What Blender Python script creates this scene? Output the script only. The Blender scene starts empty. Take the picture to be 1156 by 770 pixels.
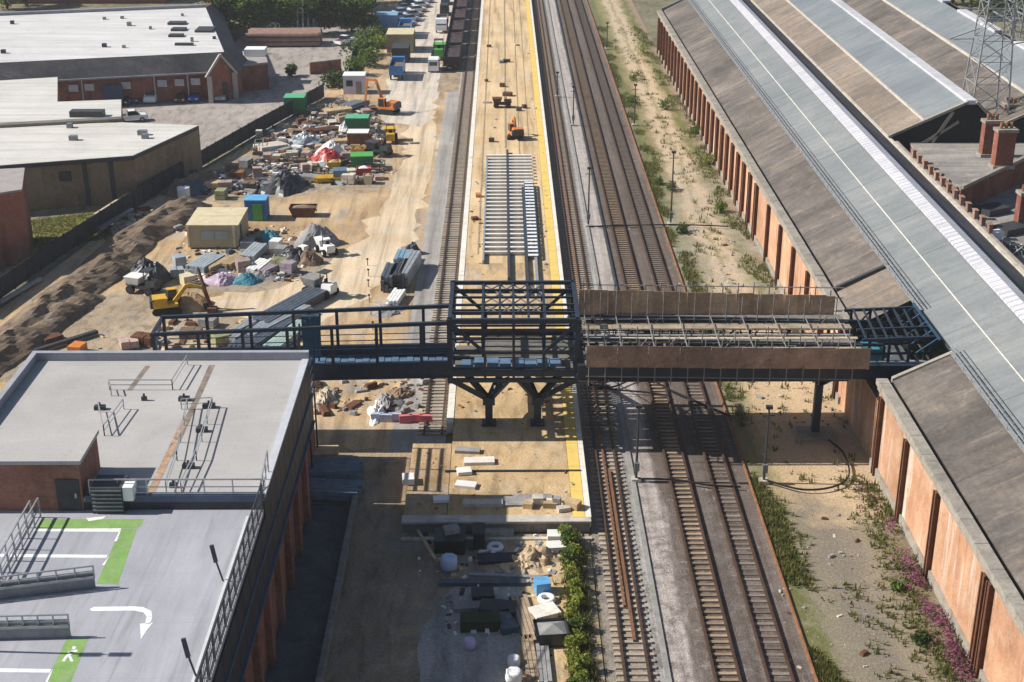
import bpy, math, random
from mathutils import Vector, Matrix, Euler, noise
random.seed(7)
R = math.radians
S = bpy.context.scene
COL = S.collection

# ------------------------------------------------------------------ camera model (drone, 53 m up)
H = 53.0; F = 1600.0; CX, CY = 578.0, 385.0
TH = math.atan(667/1600); PSI = math.atan(11/1733)
FH = Vector((math.sin(PSI), math.cos(PSI), 0)); RT = Vector((math.cos(PSI), -math.sin(PSI), 0))
FW = FH*math.cos(TH) - Vector((0,0,math.sin(TH))); UP = FH*math.sin(TH) + Vector((0,0,math.cos(TH)))
CAM = Vector((0,0,H))
def ray(px, py): return FW*F + RT*(px-CX) - UP*(py-CY)
def U(px, py, z=0.0):
    d = ray(px,py); t = (z-H)/d.z; p = CAM + d*t; p.z = z; return p
def V(px, py, Y):
    d = ray(px,py); t = Y/d.y; return CAM + d*t
cd = bpy.data.cameras.new('camera'); cam = bpy.data.objects.new('camera', cd); COL.objects.link(cam)
cam.location = CAM; cam.rotation_euler = (math.pi/2-TH, 0, -PSI)
cd.sensor_width = 36; cd.lens = F/1156*36; cd.clip_start = .5; cd.clip_end = 6000; S.camera = cam

# ------------------------------------------------------------------ materials
def lin(c):
    return tuple(((v/12.92) if v <= .04045 else ((v+.055)/1.055)**2.4) for v in c)
def N(nt, t, **kw):
    n = nt.nodes.new(t)
    for k, v in kw.items(): setattr(n, k, v)
    return n
MATS = {}
def base_mat(name, rough=.85, metal=0.0, spec=.3):
    m = bpy.data.materials.new(name); m.use_nodes = True; nt = m.node_tree
    b = nt.nodes['Principled BSDF']; b.inputs['Roughness'].default_value = rough
    b.inputs['Metallic'].default_value = metal; b.inputs['Specular IOR Level'].default_value = spec
    MATS[name] = m
    return m, nt, b
def coords(nt, scale=(1,1,1), rot=0.0, geo=False):
    if geo: g = N(nt,'ShaderNodeNewGeometry'); out = g.outputs['Position']
    else: g = N(nt,'ShaderNodeTexCoord'); out = g.outputs['Object']
    mp = N(nt,'ShaderNodeMapping'); mp.inputs['Scale'].default_value = scale; mp.inputs['Rotation'].default_value = (0,0,rot)
    nt.links.new(out, mp.inputs['Vector']); return mp.outputs[0]
def noi(nt, vec, scale, detail=4, rough=.6, dist=0.0):
    n = N(nt,'ShaderNodeTexNoise'); n.inputs['Scale'].default_value = scale; n.inputs['Detail'].default_value = detail
    n.inputs['Roughness'].default_value = rough; n.inputs['Distortion'].default_value = dist
    nt.links.new(vec, n.inputs['Vector']); return n.outputs['Fac']
def ramp(nt, fac, stops, interp='LINEAR'):
    r = N(nt,'ShaderNodeValToRGB'); cr = r.color_ramp; cr.interpolation = interp
    while len(cr.elements) < len(stops): cr.elements.new(.5)
    for e, (p, c) in zip(cr.elements, stops):
        e.position = p; e.color = (*(c if isinstance(c, tuple) else (c,c,c)), 1)
    nt.links.new(fac, r.inputs[0]); return r.outputs[0]
def mix(nt, fac, a, b, mode='MIX'):
    m = N(nt,'ShaderNodeMix', data_type='RGBA', blend_type=mode)
    if isinstance(fac, (int,float)): m.inputs[0].default_value = fac
    else: nt.links.new(fac, m.inputs[0])
    for i, v in ((6,a),(7,b)):
        if isinstance(v, tuple): m.inputs[i].default_value = (*v,1)
        else: nt.links.new(v, m.inputs[i])
    return m.outputs[2]
def bump(nt, b, h, strength=.4, dist=.1):
    n = N(nt,'ShaderNodeBump'); n.inputs['Strength'].default_value = strength; n.inputs['Distance'].default_value = dist
    nt.links.new(h, n.inputs['Height']); nt.links.new(n.outputs[0], b.inputs['Normal'])
def simple(name, col, var=.2, scale=.8, rough=.8, metal=0.0, spec=.3, fine=None, dirt=None, stretch=(1,1,1), rnd=0.0):
    """plain coloured surface with mottling, fine grain and optional dirt patches"""
    if name in MATS: return MATS[name]
    m, nt, b = base_mat(name, rough, metal, spec)
    v = coords(nt, stretch)
    lo = tuple(c*(1-var) for c in col); hi = tuple(min(1,c*(1+var)) for c in col)
    c = ramp(nt, noi(nt, v, scale, 5, .65), [(.3,lo),(.7,hi)])
    g = ramp(nt, noi(nt, v, fine or scale*9, 3, .7), [(.3,1-var*.8),(.7,1+var*.5)])
    c = mix(nt, 1.0, c, g, 'MULTIPLY')
    if dirt:
        d = ramp(nt, noi(nt, v, scale*1.7, 6, .7, .6), [(.52,0.0),(.68,1.0)])
        dm = N(nt,'ShaderNodeMath', operation='MULTIPLY'); nt.links.new(d, dm.inputs[0]); dm.inputs[1].default_value = .75
        c = mix(nt, dm.outputs[0], c, dirt)
    if rnd:
        oi = N(nt,'ShaderNodeObjectInfo')
        c = mix(nt, 1.0, c, ramp(nt, oi.outputs['Random'], [(0,1-rnd),(1,1+rnd)]), 'MULTIPLY')
    nt.links.new(c, b.inputs['Base Color']); return m

def sand_mat(name, cols, streak=(1,.08,1), rot=0.0, dark=(.18,.13,.09), grey=(.36,.33,.30)):
    m, nt, b = base_mat(name, .95, 0, .1)
    v = coords(nt, geo=True)
    c = ramp(nt, noi(nt, v, .09, 6, .65, .5), [(.3,cols[0]),(.5,cols[1]),(.7,cols[2])])
    g = ramp(nt, noi(nt, v, .16, 8, .75, 1.6), [(.5,0.0),(.64,.85)])
    c = mix(nt, g, c, grey)
    vs = coords(nt, streak, rot, geo=True)
    s = ramp(nt, noi(nt, vs, .9, 5, .6, .4), [(.32,.62),(.5,1.0),(.7,1.16)])
    c = mix(nt, 1.0, c, s, 'MULTIPLY')
    d = ramp(nt, noi(nt, v, .8, 8, .75, .8), [(.6,0.0),(.72,.7)])
    c = mix(nt, d, c, dark)
    f = noi(nt, v, 5.0, 4, .75)
    c = mix(nt, 1.0, c, ramp(nt, f, [(.3,.68),(.7,1.22)]), 'MULTIPLY')
    nt.links.new(c, b.inputs['Base Color']); bump(nt, b, f, .5, .12); return m
SAND = sand_mat('sand', [(.33,.22,.12),(.47,.33,.19),(.61,.455,.285)], (1,.1,1))
HAUL = sand_mat('haul_sand', [(.52,.39,.245),(.62,.485,.325),(.70,.565,.40)], (1,.05,1), R(12), (.40,.30,.2), (.58,.50,.40))
PALE = sand_mat('pale_road', [(.52,.44,.36),(.60,.52,.43),(.66,.58,.49)], (1,.06,1), R(4), (.34,.28,.22), (.50,.45,.40))
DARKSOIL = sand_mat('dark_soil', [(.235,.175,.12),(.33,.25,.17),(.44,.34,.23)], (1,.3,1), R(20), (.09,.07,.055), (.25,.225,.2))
SPOIL = sand_mat('spoil', [(.13,.095,.07),(.19,.14,.10),(.29,.215,.145)], (1,1,1), 0, (.09,.07,.05), (.22,.19,.16))
DECKSAND = sand_mat('platform_sand', [(.52,.365,.19),(.62,.45,.255),(.69,.52,.32)], (1,.06,1), 0, (.30,.2,.11), (.56,.45,.32))
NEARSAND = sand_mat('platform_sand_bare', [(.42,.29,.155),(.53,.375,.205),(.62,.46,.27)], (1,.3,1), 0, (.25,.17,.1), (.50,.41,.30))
SLABC = sand_mat('slab_concrete', [(.30,.28,.26),(.37,.35,.32),(.45,.42,.38)], (1,.2,1), R(3), (.16,.14,.12), (.33,.31,.29))
LOT = sand_mat('lot_asphalt', [(.30,.27,.24),(.36,.32,.29),(.42,.38,.34)], (1,.3,1), R(40), (.22,.2,.18), (.34,.31,.29))
YARD = sand_mat('yard_dirt_soil', [(.26,.20,.14),(.38,.30,.21),(.50,.41,.29)], (1,.6,1), R(30), (.11,.09,.07), (.30,.275,.245))
EARTH = sand_mat('earth', [(.12,.12,.06),(.2,.18,.11),(.28,.25,.17)], (1,.5,1), 0, (.08,.08,.05), (.2,.19,.16))

def ballast_mat():
    m, nt, b = base_mat('ballast', .95, 0, .1)
    v = coords(nt, geo=True)
    sx = N(nt,'ShaderNodeSeparateXYZ'); nt.links.new(v, sx.inputs[0])
    wob = noi(nt, coords(nt,(1,.25,1),geo=True), .8, 5, .65)
    a = N(nt,'ShaderNodeMath', operation='MULTIPLY_ADD'); nt.links.new(wob, a.inputs[0]); a.inputs[1].default_value = 2.2; nt.links.new(sx.outputs['X'], a.inputs[2])
    mr = N(nt,'ShaderNodeMapRange'); nt.links.new(a.outputs[0], mr.inputs[0]); mr.inputs[1].default_value = 6+1.1; mr.inputs[2].default_value = 21+1.1
    k = lambda x: (x-6)/15
    pale = (.45,.40,.37); mau = (.33,.285,.27); dk = (.105,.078,.063); md = (.175,.14,.12); gy = (.32,.31,.30)
    c = ramp(nt, mr.outputs[0], [(0,(.3,.26,.22)),(k(8.2),(.36,.3,.24)),(k(9.6),(.36,.35,.34)),(k(10.4),pale),(k(11.6),pale),(k(12.3),(.15,.12,.102)),(k(13.6),dk),(k(15.3),(.145,.12,.104)),(k(17.0),dk),(k(18.6),(.145,.117,.1)),(k(20),(.24,.2,.17))])
    p = ramp(nt, noi(nt, v, .75, 7, .72, .15), [(.45,0.0),(.6,1.0)])
    ctr = N(nt,'ShaderNodeMapRange'); nt.links.new(sx.outputs['Y'], ctr.inputs[0]); ctr.inputs[1].default_value = 110; ctr.inputs[2].default_value = 84; ctr.inputs[3].default_value = .35; ctr.inputs[4].default_value = .95
    pm = N(nt,'ShaderNodeMath', operation='MULTIPLY'); nt.links.new(p, pm.inputs[0]); nt.links.new(ctr.outputs[0], pm.inputs[1])
    c = mix(nt, pm.outputs[0], c, (.20,.172,.155))
    c = mix(nt, ramp(nt, noi(nt, v, 1.3, 8, .8, 1.0), [(.58,0.0),(.7,.6)]), c, (.56,.52,.49))
    f = noi(nt, v, 7.0, 4, .8)
    c = mix(nt, 1.0, c, ramp(nt, f, [(.28,.5),(.5,1.0),(.72,1.5)]), 'MULTIPLY')
    vs = coords(nt, (1,.02,1), geo=True)
    c = mix(nt, 1.0, c, ramp(nt, noi(nt, vs, 2.2, 3), [(.3,.75),(.7,1.2)]), 'MULTIPLY')
    nt.links.new(c, b.inputs['Base Color']); bump(nt, b, f, .8, .12); return m
BALLAST = ballast_mat()
BALLAST2 = sand_mat('ballast_grey', [(.30,.28,.26),(.37,.345,.32),(.43,.40,.375)], (1,.03,1), 0, (.2,.18,.16), (.30,.28,.26))

def verge_mat():
    m, nt, b = base_mat('verge', .95, 0, .1)
    v = coords(nt, geo=True)
    sx = N(nt,'ShaderNodeSeparateXYZ'); nt.links.new(v, sx.inputs[0])
    wob = noi(nt, coords(nt,(1,.4,1),geo=True), .5, 6, .7)
    a = N(nt,'ShaderNodeMath', operation='MULTIPLY_ADD'); nt.links.new(wob, a.inputs[0]); a.inputs[1].default_value = 5.0; nt.links.new(sx.outputs['X'], a.inputs[2])
    mr = N(nt,'ShaderNodeMapRange'); nt.links.new(a.outputs[0], mr.inputs[0]); mr.inputs[1].default_value = 19+2.5; mr.inputs[2].default_value = 30+2.5
    k = lambda x: (x-19)/11
    gr = (.135,.15,.05); dry = (.30,.25,.14); path = (.52,.41,.28); soil = (.3,.22,.16)
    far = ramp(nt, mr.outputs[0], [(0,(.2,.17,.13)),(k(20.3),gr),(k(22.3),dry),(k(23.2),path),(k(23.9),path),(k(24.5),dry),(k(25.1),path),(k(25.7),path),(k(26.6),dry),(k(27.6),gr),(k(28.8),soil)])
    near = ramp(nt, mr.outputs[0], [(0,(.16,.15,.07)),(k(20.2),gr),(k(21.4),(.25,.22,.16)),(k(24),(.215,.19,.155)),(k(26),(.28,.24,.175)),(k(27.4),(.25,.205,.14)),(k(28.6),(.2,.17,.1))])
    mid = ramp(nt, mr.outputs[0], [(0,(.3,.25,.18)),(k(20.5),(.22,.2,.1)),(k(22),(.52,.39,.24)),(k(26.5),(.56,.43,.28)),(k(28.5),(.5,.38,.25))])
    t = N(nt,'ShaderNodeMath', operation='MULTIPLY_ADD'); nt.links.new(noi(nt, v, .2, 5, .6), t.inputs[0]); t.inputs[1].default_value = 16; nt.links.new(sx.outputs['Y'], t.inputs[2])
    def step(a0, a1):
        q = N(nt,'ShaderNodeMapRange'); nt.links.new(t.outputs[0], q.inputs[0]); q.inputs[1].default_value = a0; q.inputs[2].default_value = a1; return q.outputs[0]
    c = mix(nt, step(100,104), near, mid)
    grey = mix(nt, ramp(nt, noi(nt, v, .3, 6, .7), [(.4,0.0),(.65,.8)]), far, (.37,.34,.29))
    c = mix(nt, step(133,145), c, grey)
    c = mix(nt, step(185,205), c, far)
    c = mix(nt, ramp(nt, noi(nt, v, .6, 8, .75, 1.0), [(.52,0.0),(.7,.6)]), c, (.36,.31,.24))
    c = mix(nt, ramp(nt, noi(nt, v, 1.1, 8, .8, 1.0), [(.56,0.0),(.7,.7)]), c, (.12,.1,.075))
    f = noi(nt, v, 5.0, 5, .8)
    c = mix(nt, 1.0, c, ramp(nt, f, [(.28,.6),(.5,1.0),(.72,1.4)]), 'MULTIPLY')
    nt.links.new(c, b.inputs['Base Color']); bump(nt, b, f, .7, .15); return m
VERGE = verge_mat()

def brick_mat(name, cols, stain=(.62,.55,.48), stain_amt=.6):
    m, nt, b = base_mat(name, .9, 0, .15)
    v = coords(nt, geo=True)
    c = ramp(nt, noi(nt, v, .25, 6, .65, .6), [(.3,cols[0]),(.5,cols[1]),(.7,cols[2])])
    vs = coords(nt, (1,1,.12), geo=True)
    s = ramp(nt, noi(nt, vs, .9, 5, .6, .3), [(.55,0.0),(.66,stain_amt)])
    c = mix(nt, s, c, stain)
    c = mix(nt, 1.0, c, ramp(nt, noi(nt, coords(nt,(.3,1,.3),geo=True), .13, 4, .6), [(.35,.78),(.65,1.22)]), 'MULTIPLY')
    d = ramp(nt, noi(nt, vs, .55, 5, .6, .5), [(.55,0.0),(.72,.6)])
    c = mix(nt, d, c, tuple(x*.45 for x in cols[0]))
    c = mix(nt, ramp(nt, noi(nt, v, .7, 7, .75, .5), [(.48,0.0),(.66,.55)]), c, tuple(x*.8+.1 for x in cols[2]))
    c = mix(nt, ramp(nt, noi(nt, v, 1.5, 6, .75, .3), [(.56,0.0),(.7,.45)]), c, tuple(x*.6 for x in cols[0]))
    vz = coords(nt, (1.5,1.5,5), geo=True)
    f = noi(nt, vz, 2.6, 3, .8)
    c = mix(nt, 1.0, c, ramp(nt, f, [(.3,.75),(.7,1.2)]), 'MULTIPLY')
    nt.links.new(c, b.inputs['Base Color']); bump(nt, b, f, .3, .03); return m
BRICK = brick_mat('shed_brick', [(.36,.185,.11),(.47,.26,.155),(.56,.345,.22)], (.66,.56,.48), .85)
REDBRICK = brick_mat('red_brick', [(.17,.062,.042),(.22,.08,.055),(.26,.10,.07)], (.3,.2,.17), .3)
BROWNBRICK = brick_mat('brown_brick', [(.21,.155,.10),(.25,.185,.12),(.28,.215,.145)], (.3,.25,.2), .3)
CPBRICK = brick_mat('carpark_brick', [(.20,.095,.065),(.25,.115,.08),(.29,.14,.10)], (.35,.22,.18), .2)

def slate_mat(name, cols, lich=(.44,.34,.22), rows=.55):
    m, nt, b = base_mat(name, .75, 0, .35)
    v = coords(nt, geo=True)
    c = ramp(nt, noi(nt, v, .16, 6, .65, .8), [(.3,cols[0]),(.5,cols[1]),(.7,cols[2])])
    l = ramp(nt, noi(nt, v, .3, 7, .72, .8), [(.5,0.0),(.75,.6)])
    c = mix(nt, l, c, lich)
    sx = N(nt,'ShaderNodeSeparateXYZ'); nt.links.new(v, sx.inputs[0])
    # streaks that run down the slope (along X), and faint courses along Y
    vs = coords(nt, (.08,1,.08), geo=True)
    c = mix(nt, 1.0, c, ramp(nt, noi(nt, vs, 1.1, 5, .7, .2), [(.3,.74),(.7,1.2)]), 'MULTIPLY')
    vc = coords(nt, (3.2,.12,0), geo=True)
    c = mix(nt, 1.0, c, ramp(nt, noi(nt, vc, 1.5, 3, .6), [(.3,.93),(.7,1.05)]), 'MULTIPLY')
    br = N(nt,'ShaderNodeTexVoronoi'); br.inputs['Scale'].default_value = 2.2; nt.links.new(coords(nt,(1.6,1,0),geo=True), br.inputs['Vector'])
    hs = N(nt,'ShaderNodeSeparateXYZ'); nt.links.new(br.outputs['Color'], hs.inputs[0])
    c = mix(nt, 1.0, c, ramp(nt, hs.outputs[0], [(0,.92),(1,1.07)]), 'MULTIPLY')
    c = mix(nt, 1.0, c, ramp(nt, noi(nt, coords(nt,(1,1,0),geo=True), 3.2, 4, .8), [(.3,.78),(.7,1.18)]), 'MULTIPLY')
    c = mix(nt, ramp(nt, noi(nt, coords(nt,(.25,1,0),geo=True), .8, 7, .75, .4), [(.57,0.0),(.7,.5)]), c, tuple(x*1.7 for x in cols[2]))
    c = mix(nt, 1.0, c, ramp(nt, noi(nt, coords(nt,(.6,1,0),geo=True), .07, 4, .6, 1.0), [(.35,.75),(.65,1.22)]), 'MULTIPLY')
    nt.links.new(c, b.inputs['Base Color']); bump(nt, b, hs.outputs[0], .15, .04); return m
SLATE = slate_mat('shed_slate', [(.092,.08,.072),(.126,.109,.097),(.185,.155,.13)], (.28,.22,.165))
SLATE2 = slate_mat('shed_slate_rusty', [(.16,.137,.118),(.205,.17,.14),(.26,.205,.16)], (.33,.235,.16))
DARKSLATE = slate_mat('dark_slate', [(.075,.072,.08),(.095,.09,.098),(.12,.115,.12)], (.13,.12,.12))
GREYROOF = slate_mat('grey_flat', [(.24,.225,.21),(.29,.27,.25),(.34,.32,.29)], (.36,.34,.26))

def panel_mat(name, cols, pitch=1.0, line=.8, stain=.5):
    """sheeted / glazed shed roof: thin joints across the slope every pitch metres"""
    m, nt, b = base_mat(name, .55, 0, .4)
    v = coords(nt, geo=True)
    c = ramp(nt, noi(nt, v, .12, 6, .6, .6), [(.3,cols[0]),(.5,cols[1]),(.7,cols[2])])
    vs = coords(nt, (.1,1,.1), geo=True)
    c = mix(nt, 1.0, c, ramp(nt, noi(nt, vs, .9, 5, .7), [(.3,.86),(.7,1.1)]), 'MULTIPLY')
    w = N(nt,'ShaderNodeTexWave', wave_type='BANDS', bands_direction='Y'); w.inputs['Scale'].default_value = .314/pitch
    w.inputs['Distortion'].default_value = .15; nt.links.new(v, w.inputs['Vector'])
    c = mix(nt, 1.0, c, ramp(nt, w.outputs['Fac'], [(0,line),(.12,1.0)]), 'MULTIPLY')
    st = ramp(nt, noi(nt, v, .5, 7, .7, .5), [(.55,0.0),(.75,stain)])
    c = mix(nt, st, c, tuple(x*.6 for x in cols[0]))
    c = mix(nt, 1.0, c, ramp(nt, noi(nt, v, 4, 4, .7), [(.3,.88),(.7,1.1)]), 'MULTIPLY')
    nt.links.new(c, b.inputs['Base Color']); return m
PANEL = panel_mat('shed_glazing', [(.165,.18,.185),(.20,.213,.215),(.25,.255,.25)], 1.6, .93)
PANEL2 = panel_mat('shed_glazing_blue', [(.15,.17,.185),(.18,.20,.213),(.22,.235,.24)], 1.6, .93)
MONITOR = panel_mat('ridge_sheet', [(.47,.465,.50),(.54,.535,.57),(.60,.595,.62)], .9, .62)
WHITEROOF = panel_mat('white_membrane', [(.56,.545,.53),(.62,.605,.59),(.67,.655,.64)], 5.0, .88, .35)
CREAMROOF = panel_mat('cream_membrane', [(.55,.525,.48),(.60,.575,.53),(.65,.62,.575)], 4.0, .88, .35)

def membrane_mat():
    m, nt, b = base_mat('roof_membrane', .8, 0, .3)
    v = coords(nt, geo=True)
    c = ramp(nt, noi(nt, v, .15, 5, .6, .6), [(.3,(.345,.33,.32)),(.5,(.39,.375,.365)),(.7,(.43,.415,.40))])
    br = N(nt,'ShaderNodeTexBrick'); br.inputs['Scale'].default_value = .5; br.inputs['Mortar Size'].default_value = .006
    br.inputs['Color1'].default_value = (.98,.98,.98,1); br.inputs['Color2'].default_value = (1.02,1.02,1.02,1); br.inputs['Mortar'].default_value = (.92,.92,.92,1)
    nt.links.new(coords(nt,(.35,.9,1),geo=True), br.inputs['Vector'])
    c = mix(nt, 1.0, c, br.outputs['Color'], 'MULTIPLY')
    c = mix(nt, ramp(nt, noi(nt, v, .45, 7, .7, 1), [(.56,0.0),(.75,.35)]), c, (.34,.32,.30))
    c = mix(nt, 1.0, c, ramp(nt, noi(nt, v, 6, 4, .7), [(.3,.92),(.7,1.07)]), 'MULTIPLY')
    nt.links.new(c, b.inputs['Base Color']); return m
MEMBRANE = membrane_mat()
def deck_mat():
    m, nt, b = base_mat('parking_deck', .7, 0, .35)
    v = coords(nt, geo=True)
    c = ramp(nt, noi(nt, v, .2, 5, .6, .6), [(.3,(.32,.325,.36)),(.7,(.385,.39,.425))])
    vs = coords(nt, (1,.12,1), R(-6), geo=True)
    c = mix(nt, 1.0, c, ramp(nt, noi(nt, vs, 1.2, 5, .65), [(.3,.88),(.7,1.08)]), 'MULTIPLY')
    c = mix(nt, ramp(nt, noi(nt, v, .9, 8, .75, 1), [(.58,0.0),(.76,.5)]), c, (.27,.27,.29))
    jw = N(nt,'ShaderNodeTexBrick'); jw.inputs['Scale'].default_value = 1.0; jw.inputs['Mortar Size'].default_value = .012; jw.inputs['Brick Width'].default_value = 4.8; jw.inputs['Row Height'].default_value = 4.8; jw.offset = 0
    jw.inputs['Color1'].default_value = (1,1,1,1); jw.inputs['Color2'].default_value = (.96,.96,.97,1); jw.inputs['Mortar'].default_value = (.82,.82,.82,1); nt.links.new(v, jw.inputs['Vector'])
    c = mix(nt, 1.0, c, jw.outputs['Color'], 'MULTIPLY')
    tw = noi(nt, coords(nt, (.9,.06,1), R(-3), geo=True), 1.6, 6, .7, .6); c = mix(nt, ramp(nt, tw, [(.54,0.0),(.66,.6)]), c, (.23,.23,.25))
    c = mix(nt, 1.0, c, ramp(nt, noi(nt, v, 9, 3, .7), [(.3,.94),(.7,1.06)]), 'MULTIPLY')
    nt.links.new(c, b.inputs['Base Color']); return m
DECK = deck_mat()
def leaf_mat(name, c0, c1, c2):
    m, nt, b = base_mat(name, .7, 0, .2)
    g = N(nt,'ShaderNodeNewGeometry')
    c = ramp(nt, g.outputs['Random Per Island'], [(0,c0),(.5,c1),(1,c2)])
    nt.links.new(c, b.inputs['Base Color'])
    tr = N(nt,'ShaderNodeBsdfTranslucent'); nt.links.new(c, tr.inputs['Color'])
    ms = N(nt,'ShaderNodeMixShader'); ms.inputs[0].default_value = .45
    nt.links.new(b.outputs[0], ms.inputs[1]); nt.links.new(tr.outputs[0], ms.inputs[2])
    nt.links.new(ms.outputs[0], nt.nodes['Material Output'].inputs['Surface']); return m
LEAF = leaf_mat('leaf_mid', (.06,.095,.02),(.115,.17,.035),(.19,.245,.06))
LEAFD = leaf_mat('leaf_dark', (.03,.05,.014),(.06,.09,.022),(.10,.135,.035))
LEAFY = leaf_mat('leaf_yellow', (.14,.19,.03),(.25,.29,.05),(.36,.36,.085))
GRASS = leaf_mat('grass_blades', (.07,.09,.02),(.15,.16,.045),(.26,.24,.09))
PINK = leaf_mat('flower_pink', (.24,.07,.16),(.33,.11,.22),(.22,.15,.10))
BARK = simple('bark', (.10,.075,.055), .3, 3)
STEEL = simple('navy_steel', (.028,.042,.065), .3, 1.5, .5, .3, .5)
STEELB = simple('blue_steel', (.03,.085,.14), .3, 1.5, .5, .2, .5)
BLUEDECK = simple('blue_decking', (.15,.25,.38), .25, 1.2, .45, .3, .5)
GALV = simple('galvanised', (.42,.43,.44), .2, 2, .5, .5, .5)
DGREY = simple('dark_grey_metal', (.06,.063,.07), .25, 1.5, .55, .3)
MGREY = simple('mid_grey_metal', (.22,.23,.25), .2, 1.5, .5, .4)
BLACK = simple('black_matt', (.016,.016,.018), .3, 2)
CLAD = simple('screen_cladding', (.045,.048,.058), .25, .6, .55, .2)
PLY = simple('plywood', (.34,.22,.15), .3, .5, .85, rnd=.25, dirt=(.16,.11,.08))
PLYD = simple('weathered_ply', (.50,.315,.19), .3, .5, .85, rnd=.25, dirt=(.3,.19,.12))
BOARD = simple('scaffold_board', (.50,.40,.27), .25, 1.2)
WOOD = simple('timber', (.46,.34,.20), .25, 1.5, rnd=.2)
RUSTRAIL = simple('rusty_rail', (.085,.05,.034), .3, 2, .7, .2)
RUST = simple('rust', (.26,.115,.05), .35, 1.5, .85)
RUSTM = simple('rust_mid', (.19,.09,.045), .35, 1.5, .85, dirt=(.10,.06,.04))
RUSTD = simple('rust_dark', (.13,.055,.03), .35, 1.5, .85)
SLEEPC = simple('concrete_sleeper', (.36,.30,.235), .25, 2, rnd=.22)
SLEEPW = simple('worn_sleeper', (.30,.22,.15), .3, 2, rnd=.3)
SLEEPG = simple('grimy_sleeper', (.20,.165,.14), .3, 2, rnd=.35)
CONC = simple('concrete', (.50,.46,.40), .18, .7, dirt=(.3,.26,.21))
CONCW = simple('pale_concrete', (.70,.67,.60), .12, .7, dirt=(.5,.44,.36))
CONCD = simple('grimy_concrete', (.24,.225,.20), .25, .7, dirt=(.13,.12,.1))
COPING = simple('stone_coping', (.30,.27,.23), .25, .6, dirt=(.16,.15,.13))
YELLOW = simple('tactile_yellow', (.70,.50,.13), .12, .8, dirt=(.64,.48,.24))
YPAINT = simple('machine_yellow', (.62,.37,.02), .15, 1.5, .5, 0, .5, dirt=(.3,.19,.06))
OPAINT = simple('machine_orange', (.62,.20,.03), .15, 1.5, .5, 0, .5, dirt=(.3,.14,.06))
CREAM = simple('cream_panel', (.60,.52,.34), .1, .8, .6, dirt=(.42,.35,.22))
TANWALL = simple('tan_panel', (.38,.33,.21), .12, .8, .6, dirt=(.28,.23,.15))
GLASS = simple('dark_glass', (.02,.025,.03), .2, 1, .12, 0, .7)
WHITE = simple('white_paint', (.78,.78,.77), .06, 1, .5, 0, .4)
LINEW = simple('road_paint_white', (.76,.76,.76), .1, 2, .7, dirt=(.5,.5,.53))
LINEG = simple('road_paint_green', (.20,.34,.10), .16, .8, .7, dirt=(.27,.33,.2))
RUBBER = simple('tyre_rubber', (.02,.02,.02), .3, 3)
def paint(name, c, dirt=True): return simple(name, c, .1, 1.2, .42, 0, .5, dirt=tuple(x*.6+.06 for x in c) if dirt else None)
GREENP = paint('green_paint', (.03,.20,.08)); GREENB = paint('bright_green_paint', (.08,.36,.06)); BLUEP = paint('blue_paint', (.03,.17,.42)); REDP = paint('red_paint', (.45,.035,.03))
SILVER = paint('silver_paint', (.5,.51,.53), False); DBLUE = paint('dark_blue_paint', (.035,.06,.13), False); BURG = paint('burgundy_paint', (.13,.03,.035), False)
BLK = paint('black_paint', (.02,.021,.024), False); LBLUE = paint('light_blue_paint', (.30,.42,.60), False); WCAR = paint('white_car_paint', (.76,.77,.79), False)
TARPB = simple('black_sheet', (.022,.023,.03), .4, 1.5, .45, 0, .5); TARPW = simple('white_sheet', (.72,.71,.69), .1, 1.2, .6); TARPG = simple('grey_sheet', (.27,.265,.26), .3, .8, .8)
LILAC = simple('lilac_bags', (.46,.36,.46), .2, 1.5); TEAL = simple('teal_sheet', (.05,.21,.27), .25, 1.2, .6); CYAN = simple('cyan_sheet', (.12,.35,.62), .2, 1.2, .6)
PIPE = simple('pipe_grey', (.30,.33,.36), .2, 1.5, .5, .2); PIPED = simple('pipe_dark', (.09,.11,.14), .3, 1.5, .5, .2)
BLOCK = simple('pale_blocks', (.55,.50,.42), .2, 2, rnd=.15)

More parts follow.
